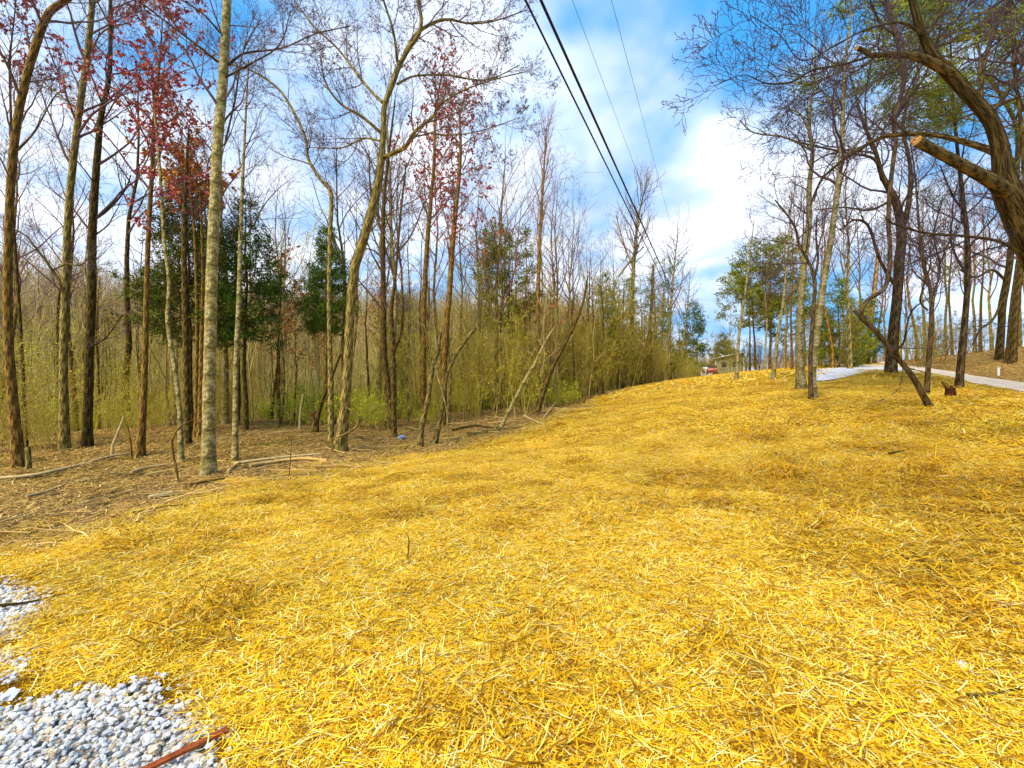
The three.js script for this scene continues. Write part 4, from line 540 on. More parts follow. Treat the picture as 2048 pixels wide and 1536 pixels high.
cone(492, 15.0, 395, { label: 'dark-trunked cedar standing right of the pale trunk', from: 0.38, wide: 1.8, whorls: 18, per: 6, density: 8, spray: 0.36, cols: [CEDAR[0], CEDAR[1], CEDAR[2]] });
cone(655, 17.0, 450, { label: 'small cone-topped green cedar behind the leaning grey tree', from: 0.45, wide: 1.3, whorls: 26, per: 7, density: 12, spray: 0.27, sprayW: 0.035, cols: [CEDAR[1], CEDAR[1], PINE[2]] });
cone(1018, 25, 455, { name: 'pine_tree', label: 'bushy olive-green pine standing above the thicket in the middle', pine: true, from: 0.42, wide: 2.0, whorls: 14, cols: PINE, shape: 'round', spray: 0.6, sprayW: 0.07, density: 5 });
cone(806, 27, 585, { label: 'low green cedar top seen between the forked stems', from: 0.3, wide: 1.5, cols: PINE, spray: 0.5, sprayW: 0.06 });
cone(1302, 33.4, 525, { name: 'pine_tree', label: 'thin scraggly pine beside the reddish trunk below the cables', pine: true, from: 0.5, wide: 2.4, whorls: 8, per: 4, cols: [CEDAR[1], PINE[2]], shape: 'round', spray: 0.55, sprayW: 0.05, density: 2.2 });
cone(1386, 58, 606, { label: 'dark green layered pine at the left side of the gap', name: 'pine_tree', pine: true, from: 0.12, wide: 2.5, whorls: 16, per: 5, cols: [CEDAR[0], CEDAR[1], PINE[2]], spray: 0.9, sprayW: 0.10, density: 4.5 });
cone(1540, 33, 472, { name: 'pine_tree', label: 'tallest pine of the clump behind the slim pale trees', pine: true, from: 0.40, wide: 2.3, whorls: 12, cols: PINE, shape: 'round', spray: 0.7, sprayW: 0.08, density: 4 });
cone(1512, 35, 520, { name: 'pine_tree', label: 'left pine of the clump with boughs reaching over the gap', pine: true, from: 0.38, wide: 2.4, whorls: 12, cols: PINE, shape: 'round', spray: 0.7, sprayW: 0.08, density: 4, lean: -0.5 });
cone(1572, 36, 560, { name: 'pine_tree', label: 'shorter right pine of the clump behind the slim pale trees', pine: true, from: 0.35, wide: 1.9, whorls: 10, cols: PINE, shape: 'round', spray: 0.7, sprayW: 0.08, density: 4 });
cone(1678, 27, 560, { label: 'dark ivy-green cedar behind the pale twin trees', from: 0.06, wide: 2.0, whorls: 22, cols: [...PINE, CEDAR[1]], spray: 0.5, sprayW: 0.06, density: 5 });
cone(1735, 30, 600, { label: 'narrow dark cedar right of the ivy-green one near the pole', from: 0.06, wide: 1.2, whorls: 18, cols: CEDAR, spray: 0.5, sprayW: 0.06 });
cone(2085, 10.5, -260, { name: 'pine_tree', label: 'tall pine with green boughs behind the big oak at the right edge', pine: true, from: 0.56, wide: 4.0, whorls: 14, per: 6, lean: -1.0, cols: [PINE[0], PINE[1], PINE[3], CEDAR[1]], shape: 'round', spray: 0.55, sprayW: 0.035, density: 7, slim: 0.55, mat: M.barkDark });
cone(2080, 15, -60, { name: 'pine_tree', label: 'pine behind the oak, its dark boughs crossing the right edge', pine: true, from: 0.30, wide: 3.4, whorls: 14, per: 3, cols: [CEDAR[0], CEDAR[1], PINE[2]], shape: 'round', spray: 0.5, sprayW: 0.035, density: 3, slim: 0.65, mat: M.barkDark });

cone(1446, 96, 668, { label: 'dark green cedar mass rising behind the small house', from: 0.04, wide: 3.6, whorls: 20, cols: [CEDAR[0], CEDAR[1]], spray: 1.0, sprayW: 0.14, density: 4 });
cone(1206, 31, 548, { label: 'olive cedar in the field-edge thicket, leftmost of three', from: 0.12, wide: 1.7, whorls: 20, cols: [CEDAR[1], CEDAR[3], PINE[3], RUSTY[2]], spray: 0.5, sprayW: 0.05, density: 4 });
cone(1246, 34, 556, { label: 'olive cedar in the field-edge thicket, middle of three', from: 0.1, wide: 1.9, whorls: 20, cols: [CEDAR[3], PINE[3], RUSTY[2]], spray: 0.5, sprayW: 0.05, density: 4, shape: 'round' });
cone(1322, 45, 610, { label: 'olive cedar in the field-edge thicket, rightmost of three', from: 0.1, wide: 2.0, whorls: 18, cols: [CEDAR[1], CEDAR[3], RUSTY[2]], spray: 0.6, sprayW: 0.07, density: 4 });
// ---------------------------------------------------------------- bare trees that fill the woods: a few shapes, each tree its own copy
function bareTree(s, h, o) {
  setSeed(s);
  const g = new THREE.Group(), P = [V(0, -0.3, 0)], R = [h * 0.011]; let x = 0, z = 0;
  for (let i = 1; i <= 9; i++) { x += rr(-0.13, 0.13) * h / 10; z += rr(-0.13, 0.13) * h / 10; P.push(V(x, h * i / 9, z)); R.push(Math.max(0.006, h * 0.0085 * (1 - 0.93 * i / 9))); }
  part('trunk', new TB().tube(P, R, 8).geo(), o.mat, g);
  const cr = new TB(), lf = new TB(true), q = { max: 3, kids: [8, 5, 3], ratio: [1, 0.5, 0.52, 0.5], ang: [0.45, 0.9], jit: 0.2, trop: 0.09, seg: 0.45, tip: 0.005, ...o.q };
  if (o.leaf) { q.onTip = leafer(lf, leafCol[o.leaf], o.leaf === 'green' ? 2 : 4, o.leaf === 'green' ? 0.08 : 0.15); q.leafFrom = 2; }
  along(cr, P, R, h * (o.spread ?? 0.26), 0, q, o.limbs ?? 16, o.from ?? 0.4);
  part('twigs', cr.geo(), o.twig, g).userData.kind = 'stuff';
  if (lf.p.length) part('leaves', lf.geo(), M.leafRed, g).userData.kind = 'stuff';
  return g;
}
const KIND = {
  tall: [bareTree(11, 13, { mat: M.bark, twig: M.twig }), bareTree(12, 14, { mat: M.barkDark, twig: M.twig, from: 0.5 }), bareTree(13, 12, { mat: M.barkRed, twig: M.twigRed, spread: 0.3 })],
  fan: [bareTree(14, 13, { mat: M.barkPale, twig: M.twig, spread: 0.34, limbs: 18, from: 0.35, q: { trop: 0.12 } }), bareTree(15, 11, { mat: M.bark, twig: M.twigRed, spread: 0.36, limbs: 18, from: 0.3, q: { trop: 0.05 } })],
  rust: [bareTree(16, 6.5, { mat: M.barkRed, twig: M.twigRed, leaf: 'rust', spread: 0.3, limbs: 14, q: { max: 2, kids: [7, 5] } })],
  pole: [bareTree(17, 7, { mat: M.bark, twig: M.twigTan, spread: 0.16, limbs: 12, from: 0.4, q: { max: 2, kids: [6, 4] } }), bareTree(18, 6.5, { mat: M.bark, twig: M.twigOlive, spread: 0.26, leaf: 'green', limbs: 12, from: 0.3, q: { max: 2, kids: [6, 4] } }), bareTree(19, 8, { mat: M.barkDark, twig: M.twig, spread: 0.18, limbs: 13, q: { max: 2, kids: [6, 4] } })],
  bush: [0, 1, 2].map((k) => { // arching many-stemmed shrub wound with vines
    setSeed(40 + k); const g = new THREE.Group(), st = new TB(), cr = new TB(), lf = new TB(true);
    const q = { max: 3, kids: [8, 6, 3], ratio: [0.55, 0.52, 0.5], ang: [0.35, 1.0], jit: 0.26, trop: 0.02, seg: 0.35, tip: 0.006, leafFrom: 2, onTip: leafer(lf, [[0.34, 0.28, 0.02], [0.42, 0.32, 0.03], [0.26, 0.23, 0.015], [0.46, 0.32, 0.06]], 1, 0.09) };
    for (let i = 0; i < 9; i++) { const d = V(rr(-0.35, 0.35), 1, rr(-0.35, 0.35)).normalize(), P = [V(rr(-0.8, 0.8), -0.2, rr(-0.8, 0.8))], R = [0.035]; for (let s = 1; s <= 6; s++) { d.addScaledVector(rdir(), 0.14).normalize(); P.push(P[s - 1].clone().addScaledVector(d, 0.85)); R.push(0.035 * (1 - s / 7)); } st.tube(P, R, 5); along(cr, P, R, 2.6, 0, q, 7, 0.15); }
    part('stems', st.geo(), M.bark, g).userData.kind = 'stuff'; part('twigs', cr.geo(), M.twigOlive, g).userData.kind = 'stuff'; part('leaves', lf.geo(), M.leafRed, g).userData.kind = 'stuff'; return g;
  }),
};
function plantTree(proto, name, label, category, group, base, scale, yaw) {
  const t = proto.clone(); t.name = numbered(name); t.position.copy(base); t.rotation.y = yaw; t.scale.set(scale * rr(0.9, 1.1), scale, scale * rr(0.9, 1.1)); t.userData = { label, category, group }; scene.add(t); return t;
}
setSeed(500);
const spotFree = [];
const farEnough = (p, m) => { for (const q of spotFree) if (Math.hypot(q.x - p.x, q.z - p.z) < m) return false; spotFree.push(p); return true; };
const MARKS = [[38, 'leftmost tree'], [129, 'second trunk'], [176, 'third trunk'], [288, 'redleaf tree'], [418, 'mottled trunk'], [482, 'dark cedar'], [690, 'leaning tree'], [783, 'forked pair'], [890, 'red oaks'], [1000, 'dead pole'], [1100, 'leaning trunk'], [1206, 'left olive cedar'], [1246, 'middle olive cedar'], [1290, 'cable trunk'], [1479, 'lone slim tree'], [1550, 'second slim tree'], [1602, 'left twin'], [1636, 'right twin'], [1735, 'tan pole'], [1790, 'broad tree'], [1858, 'slim stem'], [1930, 'straight tree'], [2005, 'bank trunks']];
const between = (px) => { const k = MARKS.findIndex((m) => m[0] > px); return k === 0 ? 'left of the leftmost tree' : k < 0 ? 'right of the bank trunks' : 'between ' + MARKS[k - 1][1] + ' and ' + MARKS[k][1]; };
const LOOK = new Map();
const look = (proto) => LOOK.get(proto) ?? '';
Object.entries({ tall: ['brown', 'dark', 'reddish'], fan: ['pale', 'wide-crowned brown'], pole: ['brown', 'pale', 'dark'], rust: ['rust-leaved'], bush: ['airy', 'round', 'shaggy'] }).forEach(([k, w]) => KIND[k].forEach((p, i) => LOOK.set(p, w[i])));
const tell = (proto, what, px, where) => `${look(proto)} ${what} ${where} ${between(px)}`;
function wood(n, pxA, pxB, dA, dB, kinds, name, label, group, sc, gap = 1.1, guard = 0.9) {
  for (let i = 0, k = 0; k < n && i < n * 12; i++) {
    const d = Math.sqrt(rr(dA * dA, dB * dB)), px = rr(pxA, pxB), p = put(px, d);
    if (signed(STRAW, p.x, p.z) > -guard || !farEnough(p, gap)) continue;
    if (px > 1385 && px < 1462) continue;
    const K = pick(kinds), l = tell(K, label, px, group); plantTree(K, name, l, 'tree', l.replace(/ tree/, ' trees').replace(/ oak/, ' oaks'), p, rr(...sc), rnd() * 6.28); k++;
  }
}
wood(36, -120, 1150, 17, 42, [...KIND.tall, ...KIND.fan], 'bare_tree', 'bare tree', 'deep in the wood', [0.75, 1.15], 2.2, 2.5);
wood(8, -60, 900, 16, 28, [...KIND.tall, KIND.fan[0]], 'bare_tree', 'tall bare tree', 'just behind the front row', [1.0, 1.3], 2.0, 3);
wood(120, -150, 1100, 15.5, 34, KIND.pole, 'young_tree', 'young tree', 'in the brush', [0.6, 1.25], 0.9, 2.5);
wood(9, 480, 780, 16, 26, KIND.rust, 'young_oak', 'small oak', 'low in the wood', [0.7, 1.0], 1.5, 2.5);
wood(4, 1080, 1170, 22, 30, KIND.rust, 'young_oak', 'small oak', 'by the thicket', [0.6, 0.85], 1.2, 0.6);
setSeed(560); wood(90, 850, 1345, 17, 48, KIND.pole, 'young_tree', 'sapling', 'in the field-edge thicket', [0.7, 1.35], 0.55, 0.7);
// along the left field edge, receding to the gap
for (const [px, d, s, k] of [[960, 21, 0.85, 0], [1005, 24, 1.0, 1], [1040, 24, 0.8, 2], [1110, 27, 1.0, 0], [1135, 28, 0.95, 1], [1150, 31, 0.95, 2], [1175, 30, 0.8, 1], [1200, 36, 0.9, 0], [1225, 38, 1.0, 1], [1310, 42, 1.0, 0], [1325, 46, 1.05, 1], [1345, 50, 0.95, 2], [1360, 58, 0.8, 0]])
  { const K = (k === 1 ? KIND.fan : KIND.tall)[k === 1 ? 0 : k], l = tell(K, 'bare tree', px, 'in the field-edge row'); plantTree(K, 'bare_tree', l, 'tree', l, put(px, d), s, px); }
for (const [px, d, s, k] of [[1150, 25, 0.8, 1], [1178, 27, 0.95, 2], [1205, 29, 1.25, 0], [1238, 31, 1.35, 1], [1262, 34, 1.05, 2], [1283, 38, 1.1, 1], [1318, 42, 0.95, 2], [1335, 46, 0.95, 0], [1350, 52, 0.9, 1], [1362, 60, 0.8, 2], [1080, 24, 0.55, 2], [1030, 23, 0.5, 0]])
  { const l = tell(KIND.bush[k], 'olive vine-tangled shrub', px, 'in the thicket'); plantTree(KIND.bush[k], 'vine_thicket', l, 'shrub', l, put(px, d), s, px * 1.7); }
for (const [px, d, s] of [[1440, 44, 0.8], [1495, 38, 0.55], [1520, 36, 0.5], [1555, 34, 0.55], [1590, 36, 0.55], [1650, 30, 0.6], [1690, 26, 0.75], [1480, 50, 0.8], [1620, 34, 0.6], [1715, 29, 0.6], [1832, 24.5, 0.55], [1862, 26, 0.6], [1800, 33, 0.5], [1845, 31, 0.5], [1880, 31.5, 0.45], [1905, 30, 0.4], [1940, 30, 0.42], [1972, 29, 0.4], [2045, 28, 0.45], [1700, 33, 0.7], [1665, 33, 0.6]])
  { const K = KIND.bush[Math.round(px) % 3], l = tell(K, 'olive shrub', px, 'beyond the straw'); plantTree(K, 'shrub', l, 'shrub', l, put(px, d), s, px * 1.3); }
setSeed(901);
for (const [px, d, s, k] of [[1500, 40, 0.85, 0], [1530, 31, 0.7, 1], [1570, 30, 0.8, 0], [1585, 26, 0.75, 2], [1610, 38, 1.0, 1], [1640, 31, 0.9, 0], [1665, 26, 0.9, 2], [1690, 36, 1.1, 1], [1720, 33, 1.0, 0], [1700, 22, 0.9, 0], [1750, 40, 1.1, 2], [1770, 36, 1.0, 1], [1800, 36, 1.1, 0], [1815, 44, 1.1, 1], [1835, 29, 1.0, 2], [1850, 34, 1.1, 0], [1872, 38, 1.1, 1], [1890, 30, 0.9, 0], [1905, 36, 1.1, 2], [1930, 31, 1.0, 1], [1950, 36, 1.0, 0], [1962, 28, 0.8, 2], [1985, 33, 1.1, 1], [2040, 31, 1.0, 0], [2060, 27, 1.0, 2], [2100, 24, 1.0, 1], [1460, 62, 0.9, 0], [1445, 70, 0.7, 2]])
  { const K = (k === 1 ? KIND.fan : KIND.tall)[k === 1 ? (px > 1750 ? 1 : 0) : k], l = tell(K, 'bare tree', px, 'beyond the field'); plantTree(K, 'bare_tree', l, 'tree', l, put(px, d), s, px); }
// ---------------------------------------------------------------- undergrowth and the wooded hill across the valley
{
  const brush = (s, stems, h, leafy, leafCols) => { setSeed(s); const tb = new TB(true), lf = tb; const tones = [[0.56, 0.40, 0.07], [0.48, 0.37, 0.03], [0.28, 0.18, 0.035], [0.66, 0.51, 0.14]];
    for (let i = 0; i < stems; i++) { const c = pick(tones), P = [V(rr(-0.9, 0.9), -0.1, rr(-0.9, 0.9))], R = [rr(0.006, 0.018)], d = V(rr(-0.35, 0.35), 1, rr(-0.35, 0.35)).normalize(), hh = h * rr(0.4, 1.1); for (let k = 1; k <= 4; k++) { d.addScaledVector(rdir(), 0.16).normalize(); P.push(P[k - 1].clone().addScaledVector(d, hh / 4)); R.push(R[0] * (1 - 0.2 * k)); } tb.tube(P, R, 3, c); along(tb, P, R, hh, 0, { max: 2, kids: [7, 4], ratio: [0.42, 0.5], ang: [0.4, 1.0], jit: 0.24, trop: 0.03, seg: 0.35, tip: 0.0035, color: c, leafFrom: 1, onTip: leafy ? leafer(lf, leafCols, leafy, 0.065) : null }, 7, 0.15); }
    return tb.geo(); };
  const greens = [[0.52, 0.60, 0.012], [0.62, 0.64, 0.02], [0.40, 0.48, 0.012], [0.5, 0.44, 0.03]], tans = [[0.55, 0.43, 0.03], [0.60, 0.44, 0.06], [0.44, 0.42, 0.015], [0.48, 0.50, 0.015]];
  const dry = [1, 2, 3].map((k) => brush(600 + k, 10, 3.2, 1, tans)), wet = [1, 2, 3].map((k) => brush(650 + k, 11, 1.8, 2, greens)), LD = [[], [], []], LW = [[], [], []];
  setSeed(700);
  for (let i = 0; i < 3300; i++) {
    const r = Math.sqrt(rr(9.5 ** 2, 62 ** 2)), px = rr(-420, 1400), d = r, p = put(px, d), s = signed(STRAW, p.x, p.z);
    const bare = px < 300 ? 2.2 : px < 1060 ? 4.2 : 1.5; if (s > -bare) continue;
    if (px < 1000 && d < (px < 260 ? 11.5 : 15.5)) continue;
    const m = new THREE.Matrix4().compose(p, QT.setFromAxisAngle(UP, rnd() * 6.28), SC.set(1, 1, 1).multiplyScalar((0.34 + 0.75 * rnd() ** 2) * (d > 30 ? 1.3 : 1)));
    const t = rr(0.75, 1.2), green = fbm(p.x * 0.12, 3, p.z * 0.12, 3) + (px > 520 && px < 1150 ? 0.52 : 0.12) - (d > 34 ? 0.3 : 0);
    (green > 0.1 ? LW : LD)[i % 3].push({ m, c: new THREE.Color(t, t, t) });
  }
  for (let i = 0; i < 130; i++) { const d = rr(17, 40), px = rr(800, 1330), p = put(px, d), sg = signed(STRAW, p.x, p.z); if (sg > -0.8 || sg < -9) continue; const t = rr(0.7, 1.15); LD[i % 3].push({ m: new THREE.Matrix4().compose(p, QT.setFromAxisAngle(UP, rnd() * 6.28), SC.set(1, 1.25, 1).multiplyScalar(rr(0.8, 1.3))), c: new THREE.Color(t, t * 0.98, t * 0.8) }); }
  LD.forEach((l, v) => instanced('undergrowth', dry[v], M.needle, l, 'dry tan and olive brush filling the wood behind the tree trunks', 'undergrowth'));
  LW.forEach((l, v) => instanced('undergrowth', wet[v], M.needle, l, 'low yellow-green leafy brush under the trees of the left wood', 'undergrowth'));
  // sapling stand behind, too many to count
  const slim = (s) => { setSeed(s); const tb = new TB(true), c = pick([[0.50, 0.38, 0.10], [0.34, 0.24, 0.06], [0.58, 0.47, 0.18]]), P = [V(0, -0.2, 0)], R = [0.04], h = 6.5; for (let k = 1; k <= 6; k++) { P.push(V(P[k - 1].x + rr(-0.22, 0.22), h * k / 6, P[k - 1].z + rr(-0.22, 0.22))); R.push(0.04 * (1 - k / 6.6)); } tb.tube(P, R, 5, c); along(tb, P, R, 1.9, 0, { max: 2, kids: [7, 4], ratio: [1, 0.5, 0.5], ang: [0.35, 0.8], jit: 0.2, trop: 0.12, seg: 0.5, tip: 0.005, color: c, leafFrom: 1, onTip: leafer(tb, greens, 1, 0.07) }, 14, 0.2); return tb.geo(); };
  const slims = [1, 2, 3, 4].map((k) => slim(760 + k)), LS = [[], [], [], []];
  setSeed(770);
  for (let i = 0; i < 900; i++) { const d = Math.sqrt(rr(17 ** 2, 50 ** 2)), px = rr(-250, 1350), p = put(px, d); if (signed(STRAW, p.x, p.z) > (px < 1000 ? -3 : -0.9)) continue; const t = rr(0.7, 1.25); LS[i % 4].push({ m: new THREE.Matrix4().compose(p, QT.setFromAxisAngle(UP, rnd() * 6.28), SC.set(1, 1, 1).multiplyScalar(rr(0.55, 1.25))), c: new THREE.Color(t, t * rr(0.92, 1.02), t * rr(0.75, 1)) }); }
  LS.forEach((l, v) => instanced('sapling_stand', slims[v], M.needle, l, 'dense stand of thin olive saplings filling the wood behind the trunks', 'saplings'));
  // hill wood
  const hillTree = (s) => { setSeed(s); const tb = new TB(true), c = pick([[0.46, 0.33, 0.13], [0.40, 0.30, 0.10], [0.50, 0.33, 0.14]]), P = [V(0, -0.5, 0)], R = [0.13]; for (let k = 1; k <= 6; k++) { P.push(V(rr(-0.3, 0.3), 9 * k / 6, rr(-0.3, 0.3))); R.push(0.13 * (1 - k / 6.4)); } tb.tube(P, R, 5, c.map((q) => q * 1.1)); along(tb, P, R, 3.4, 0, { max: 2, kids: [8, 5], ratio: [1, 0.5, 0.5], ang: [0.4, 0.9], jit: 0.2, trop: 0.1, seg: 0.8, tip: 0.012, color: c }, 22, 0.25); return tb.geo(); };
  const forms = [1, 2, 3, 4].map((k) => hillTree(800 + k)), LH = [[], [], [], []];
  setSeed(810);
  for (let i = 0; i < 2600; i++) {
    const r = Math.sqrt(rr(42 ** 2, 150 ** 2)), px = rr(-500, 1190), p = put(px, r);
    const t = rr(0.75, 1.25); LH[i % 4].push({ m: new THREE.Matrix4().compose(p, QT.setFromAxisAngle(UP, rnd() * 6.28), SC.set(1, 1, 1).multiplyScalar(rr(0.6, 1.1))), c: new THREE.Color(t, t * rr(0.92, 1.02), t * rr(0.85, 1)) });
  }
  for (let i = 0; i < 900; i++) { const d = rr(95, 190), p = put(rr(1180, 2500), d); LH[i % 4].push({ m: new THREE.Matrix4().compose(p, QT.setFromAxisAngle(UP, rnd() * 6.28), SC.set(1, 1, 1).multiplyScalar(rr(0.45, 0.8))), c: new THREE.Color(0.9, 0.8, 0.8) }); }
  LH.forEach((l, v) => instanced('hill_woods', forms[v], M.needle, l, 'grey-tan bare woods covering the far hill beyond the valley', 'woods'));
}

// ---------------------------------------------------------------- cables and poles
{
  const poleAt = put(1394, 95), top = at(1396, 690, 95);
  const t = thing('utility_pole', 'thin dark utility pole far off in the gap where the cables meet', 'utility pole', poleAt);
  part('pole', new TB().tube([V(0, -0.4, 0), V(0, 3, 0), V(0.02, top.y - poleAt.y + 0.5, 0)], [0.15, 0.14, 0.11], 10).geo(), M.barkDark, t);
  part('crossarm', new TB().tube([V(-0.9, top.y - poleAt.y, 0), V(0.9, top.y - poleAt.y, 0)], [0.06, 0.06], 6).geo(), M.barkDark, t);
  const rubber = std([0.022, 0.014, 0.03], { roughness: 0.6 });
  const cable = (label, a, b, r, sag) => {
    const P = [], R = [], ext = a.clone().addScaledVector(V().subVectors(a, b), 0.16);
    for (let i = 0; i <= 60; i++) { const u = (i / 60) ** 1.8, p = ext.clone().lerp(b, u); p.y -= 4 * sag * u * (1 - u); P.push(p); R.push(r * (1 + 0.07 * Math.sin(i * 2.1))); }
    return single('power_cable', new TB().tube(P, R, 8).geo(), rubber, label, 'cable');
  };
  const on = (dx, dy) => V(top.x + dx, top.y + dy, top.z);
  cable('thickest black overhead cable, right of the two heavy ones', at(1086, 0, 5), on(-0.15, 0), 0.019, 0.12);
  cable('heavy black overhead cable, left of the two heavy ones', at(1059, 0, 5), on(-0.45, 0), 0.0135, 0.2);
  cable('thin overhead wire just right of the heavy cables', at(1134, 0, 7.5), on(0.25, 0.05), 0.0042, -0.5);
  cable('thin overhead wire farthest right from the heavy cables', at(1217, 0, 7.8), on(0.7, 0.05), 0.0042, -0.4);
}
{
  const p = put(1734, 31), t = thing('utility_pole', 'orange-tan wooden utility pole leaning between the right-hand trees', 'utility pole', p);
  part('pole', new TB().tube([V(0, -0.4, 0), V(0.18, 2, 0), V(0.42, 4.4, 0), V(0.8, 8, 0)], [0.15, 0.145, 0.135, 0.11], 12).geo(), std([0.62, 0.33, 0.12], { map: barkMap, bumpMap: barkBump, bumpScale: 0.004 }), t);
  part('guy_guard', new TB().tube([V(0.15, 0, 0.25), V(0.36, 1.5, 0.2)], [0.035, 0.035], 8).geo(), std([0.85, 0.55, 0.04], { roughness: 0.5 }), t);
  part('meter_box', new TB().tube([V(0.30, 1.35, 0.17), V(0.33, 1.75, 0.17)], [0.12, 0.11], 6).geo(), std([0.45, 0.2, 0.06]), t);
}
// ---------------------------------------------------------------- house and cars beyond the crest
const boxG = (x, y, z, w, h, d) => { const g = new THREE.BoxGeometry(w, h, d); g.translate(x, y, z); return g; };
{
  const p = put(1452, 78); p.y = Math.max(p.y, 2.7); p.x += 0.6;
  const t = thing('house', 'small green-grey house with a pale roof edge beyond the crest', 'house', p); t.rotation.y = -0.35;
  const siding = std([0.34, 0.33, 0.15], { map: gravelMap }), trim = std([0.74, 0.68, 0.5], { map: gravelMap });
  part('wall', boxG(0, 1.5, -3, 4.6, 3.4, 6), siding, t);
  const rs = new THREE.Shape(); rs.moveTo(-2.6, 3.1); rs.lineTo(2.7, 4.15); rs.lineTo(2.7, 4.32); rs.lineTo(-2.6, 3.27); rs.closePath();
  const rg = new THREE.ExtrudeGeometry(rs, { depth: 6.8, bevelEnabled: false }); rg.translate(0, 0, -6.3); part('roof', rg, trim, t);
  const gs = new THREE.Shape(); gs.moveTo(-2.3, 3.2); gs.lineTo(2.3, 3.2); gs.lineTo(2.3, 4.06); gs.closePath(); const gg = new THREE.ExtrudeGeometry(gs, { depth: 5.9, bevelEnabled: false }); gg.translate(0, 0, -5.95); part('gable', gg, siding, t);
  for (const x of [-2.22, 2.22]) part('corner_board', boxG(x, 1.5, 0.03, 0.22, 3.36, 0.12), trim, t);
  for (const x of [-0.9, 0.9]) { const w = part('window', boxG(x, 2.05, 0.0, 0.8, 1.1, 0.06), std([0.03, 0.035, 0.04], { roughness: 0.15 }), t); part('window_frame', boxG(x, 1.46, 0.04, 0.98, 0.1, 0.1), trim, w); part('window_frame', boxG(x, 2.64, 0.04, 0.98, 0.1, 0.1), trim, w); }
}
function car(px, d, label, rgb, yaw, up) {
  const p = put(px, d); p.y += up; const t = thing('parked_car', label, 'car', p); t.rotation.y = yaw;
  const paint = new THREE.MeshPhysicalMaterial({ color: new THREE.Color().setRGB(...rgb), roughness: 0.4, clearcoat: 0.6 }), glass = std([0.02, 0.02, 0.025], { roughness: 0.1 });
  const s = new THREE.Shape(); s.moveTo(-2.15, 0.35); s.lineTo(2.15, 0.35); s.quadraticCurveTo(2.25, 0.8, 2.05, 0.88); s.lineTo(1.1, 0.98); s.lineTo(-1.9, 1.0); s.quadraticCurveTo(-2.25, 0.9, -2.15, 0.35);
  const b = new THREE.ExtrudeGeometry(s, { depth: 1.5, bevelEnabled: true, bevelSize: 0.1, bevelThickness: 0.1, bevelSegments: 2 }); b.translate(0, 0, -0.75); part('body', b, paint, t);
  const c = new THREE.Shape(); c.moveTo(-1.6, 0.98); c.lineTo(0.95, 0.98); c.lineTo(0.4, 1.48); c.lineTo(-1.2, 1.48); c.closePath();
  const cg = new THREE.ExtrudeGeometry(c, { depth: 1.36, bevelEnabled: true, bevelSize: 0.04, bevelThickness: 0.04, bevelSegments: 1 }); cg.translate(0, 0, -0.68); part('windows', cg, glass, t);
  part('roof', boxG(-0.4, 1.535, 0, 1.5, 0.05, 1.36), paint, t);
  for (const x of [-1.35, 1.35]) for (const z of [-0.8, 0.8]) { const w = new THREE.CylinderGeometry(0.33, 0.33, 0.2, 16); w.rotateX(Math.PI / 2); w.translate(x, 0.33, z); const m = part('wheel', w, std([0.02, 0.02, 0.02]), t); const r = new THREE.CylinderGeometry(0.19, 0.19, 0.22, 12); r.rotateX(Math.PI / 2); r.translate(x, 0.33, z); part('rim', r, std([0.5, 0.5, 0.52], { metalness: 0.7, roughness: 0.4 }), m); }
  for (const z of [-0.55, 0.55]) part('headlight', boxG(2.16, 0.72, z, 0.1, 0.14, 0.3), std([0.8, 0.8, 0.75], { roughness: 0.2 }), t);
}
car(1424, 80, 'dark red car parked beyond the crest beside the house', [0.33, 0.015, 0.012], 1.15, 0.42);
car(1403, 82, 'white car parked beyond the crest left of the red one', [0.85, 0.85, 0.85], 1.4, 0.6);
car(1377, 84, 'small red car half hidden at the edge of the thicket', [0.30, 0.02, 0.02], 0.4, -0.25);

// ---------------------------------------------------------------- small things
{ // sawn stump
  const b = ground(1903, 797), t = thing('tree_stump', 'dark red-brown jagged stump at the foot of the straight dark tree', 'stump', b);
  part('wood', new TB().tube([V(0, -0.1, 0), V(-0.02, 0.08, 0), V(-0.05, 0.2, 0.02), V(-0.09, 0.29, 0.02)], [0.13, 0.10, 0.085, 0.012], 10).tube([V(0.02, 0.08, 0), V(0.04, 0.22, 0.01)], [0.06, 0.008], 7).geo(), std([0.11, 0.035, 0.018], { map: barkMap, bumpMap: barkBump, bumpScale: 0.02 }), t);
  part('broken_branch', new TB().tube([V(-0.06, 0.2, 0), V(-0.16, 0.3, 0.02), V(-0.24, 0.34, 0.02)], [0.06, 0.045, 0.02], 7).geo(), M.barkRed, t);
}
{ const b = ground(630, 866), t = thing('tree_stump', 'splintered dark stump with a leaning stem on the bare strip', 'stump', b), k = -b.z / F;
  part('wood', new TB().tube([V(0, -0.1, 0), V(0, 20 * k, 0), V(-3 * k, 38 * k, 0), V(-12 * k, 42 * k, 0)], [8 * k, 7.5 * k, 7 * k, 1.5 * k], 9).geo(), M.barkDark, t);
  part('leaning_stem', new TB().tube([V(2 * k, 20 * k, 0), V(16 * k, 62 * k, 0.1), V(38 * k, 110 * k, 0.2), V(58 * k, 155 * k, 0.3)], [5 * k, 4 * k, 3 * k, 2 * k], 7).geo(), M.barkDark, t); }
{ const b = ground(1997, 752), t = thing('marker_post', 'small white marker post standing on the bank beyond the road', 'post', b); part('post', boxG(0, 0.16, 0, 0.07, 0.46, 0.05), std([0.85, 0.83, 0.78]), t); part('cap', boxG(0, 0.42, 0, 0.085, 0.06, 0.065), std([0.5, 0.55, 0.6]), t); }
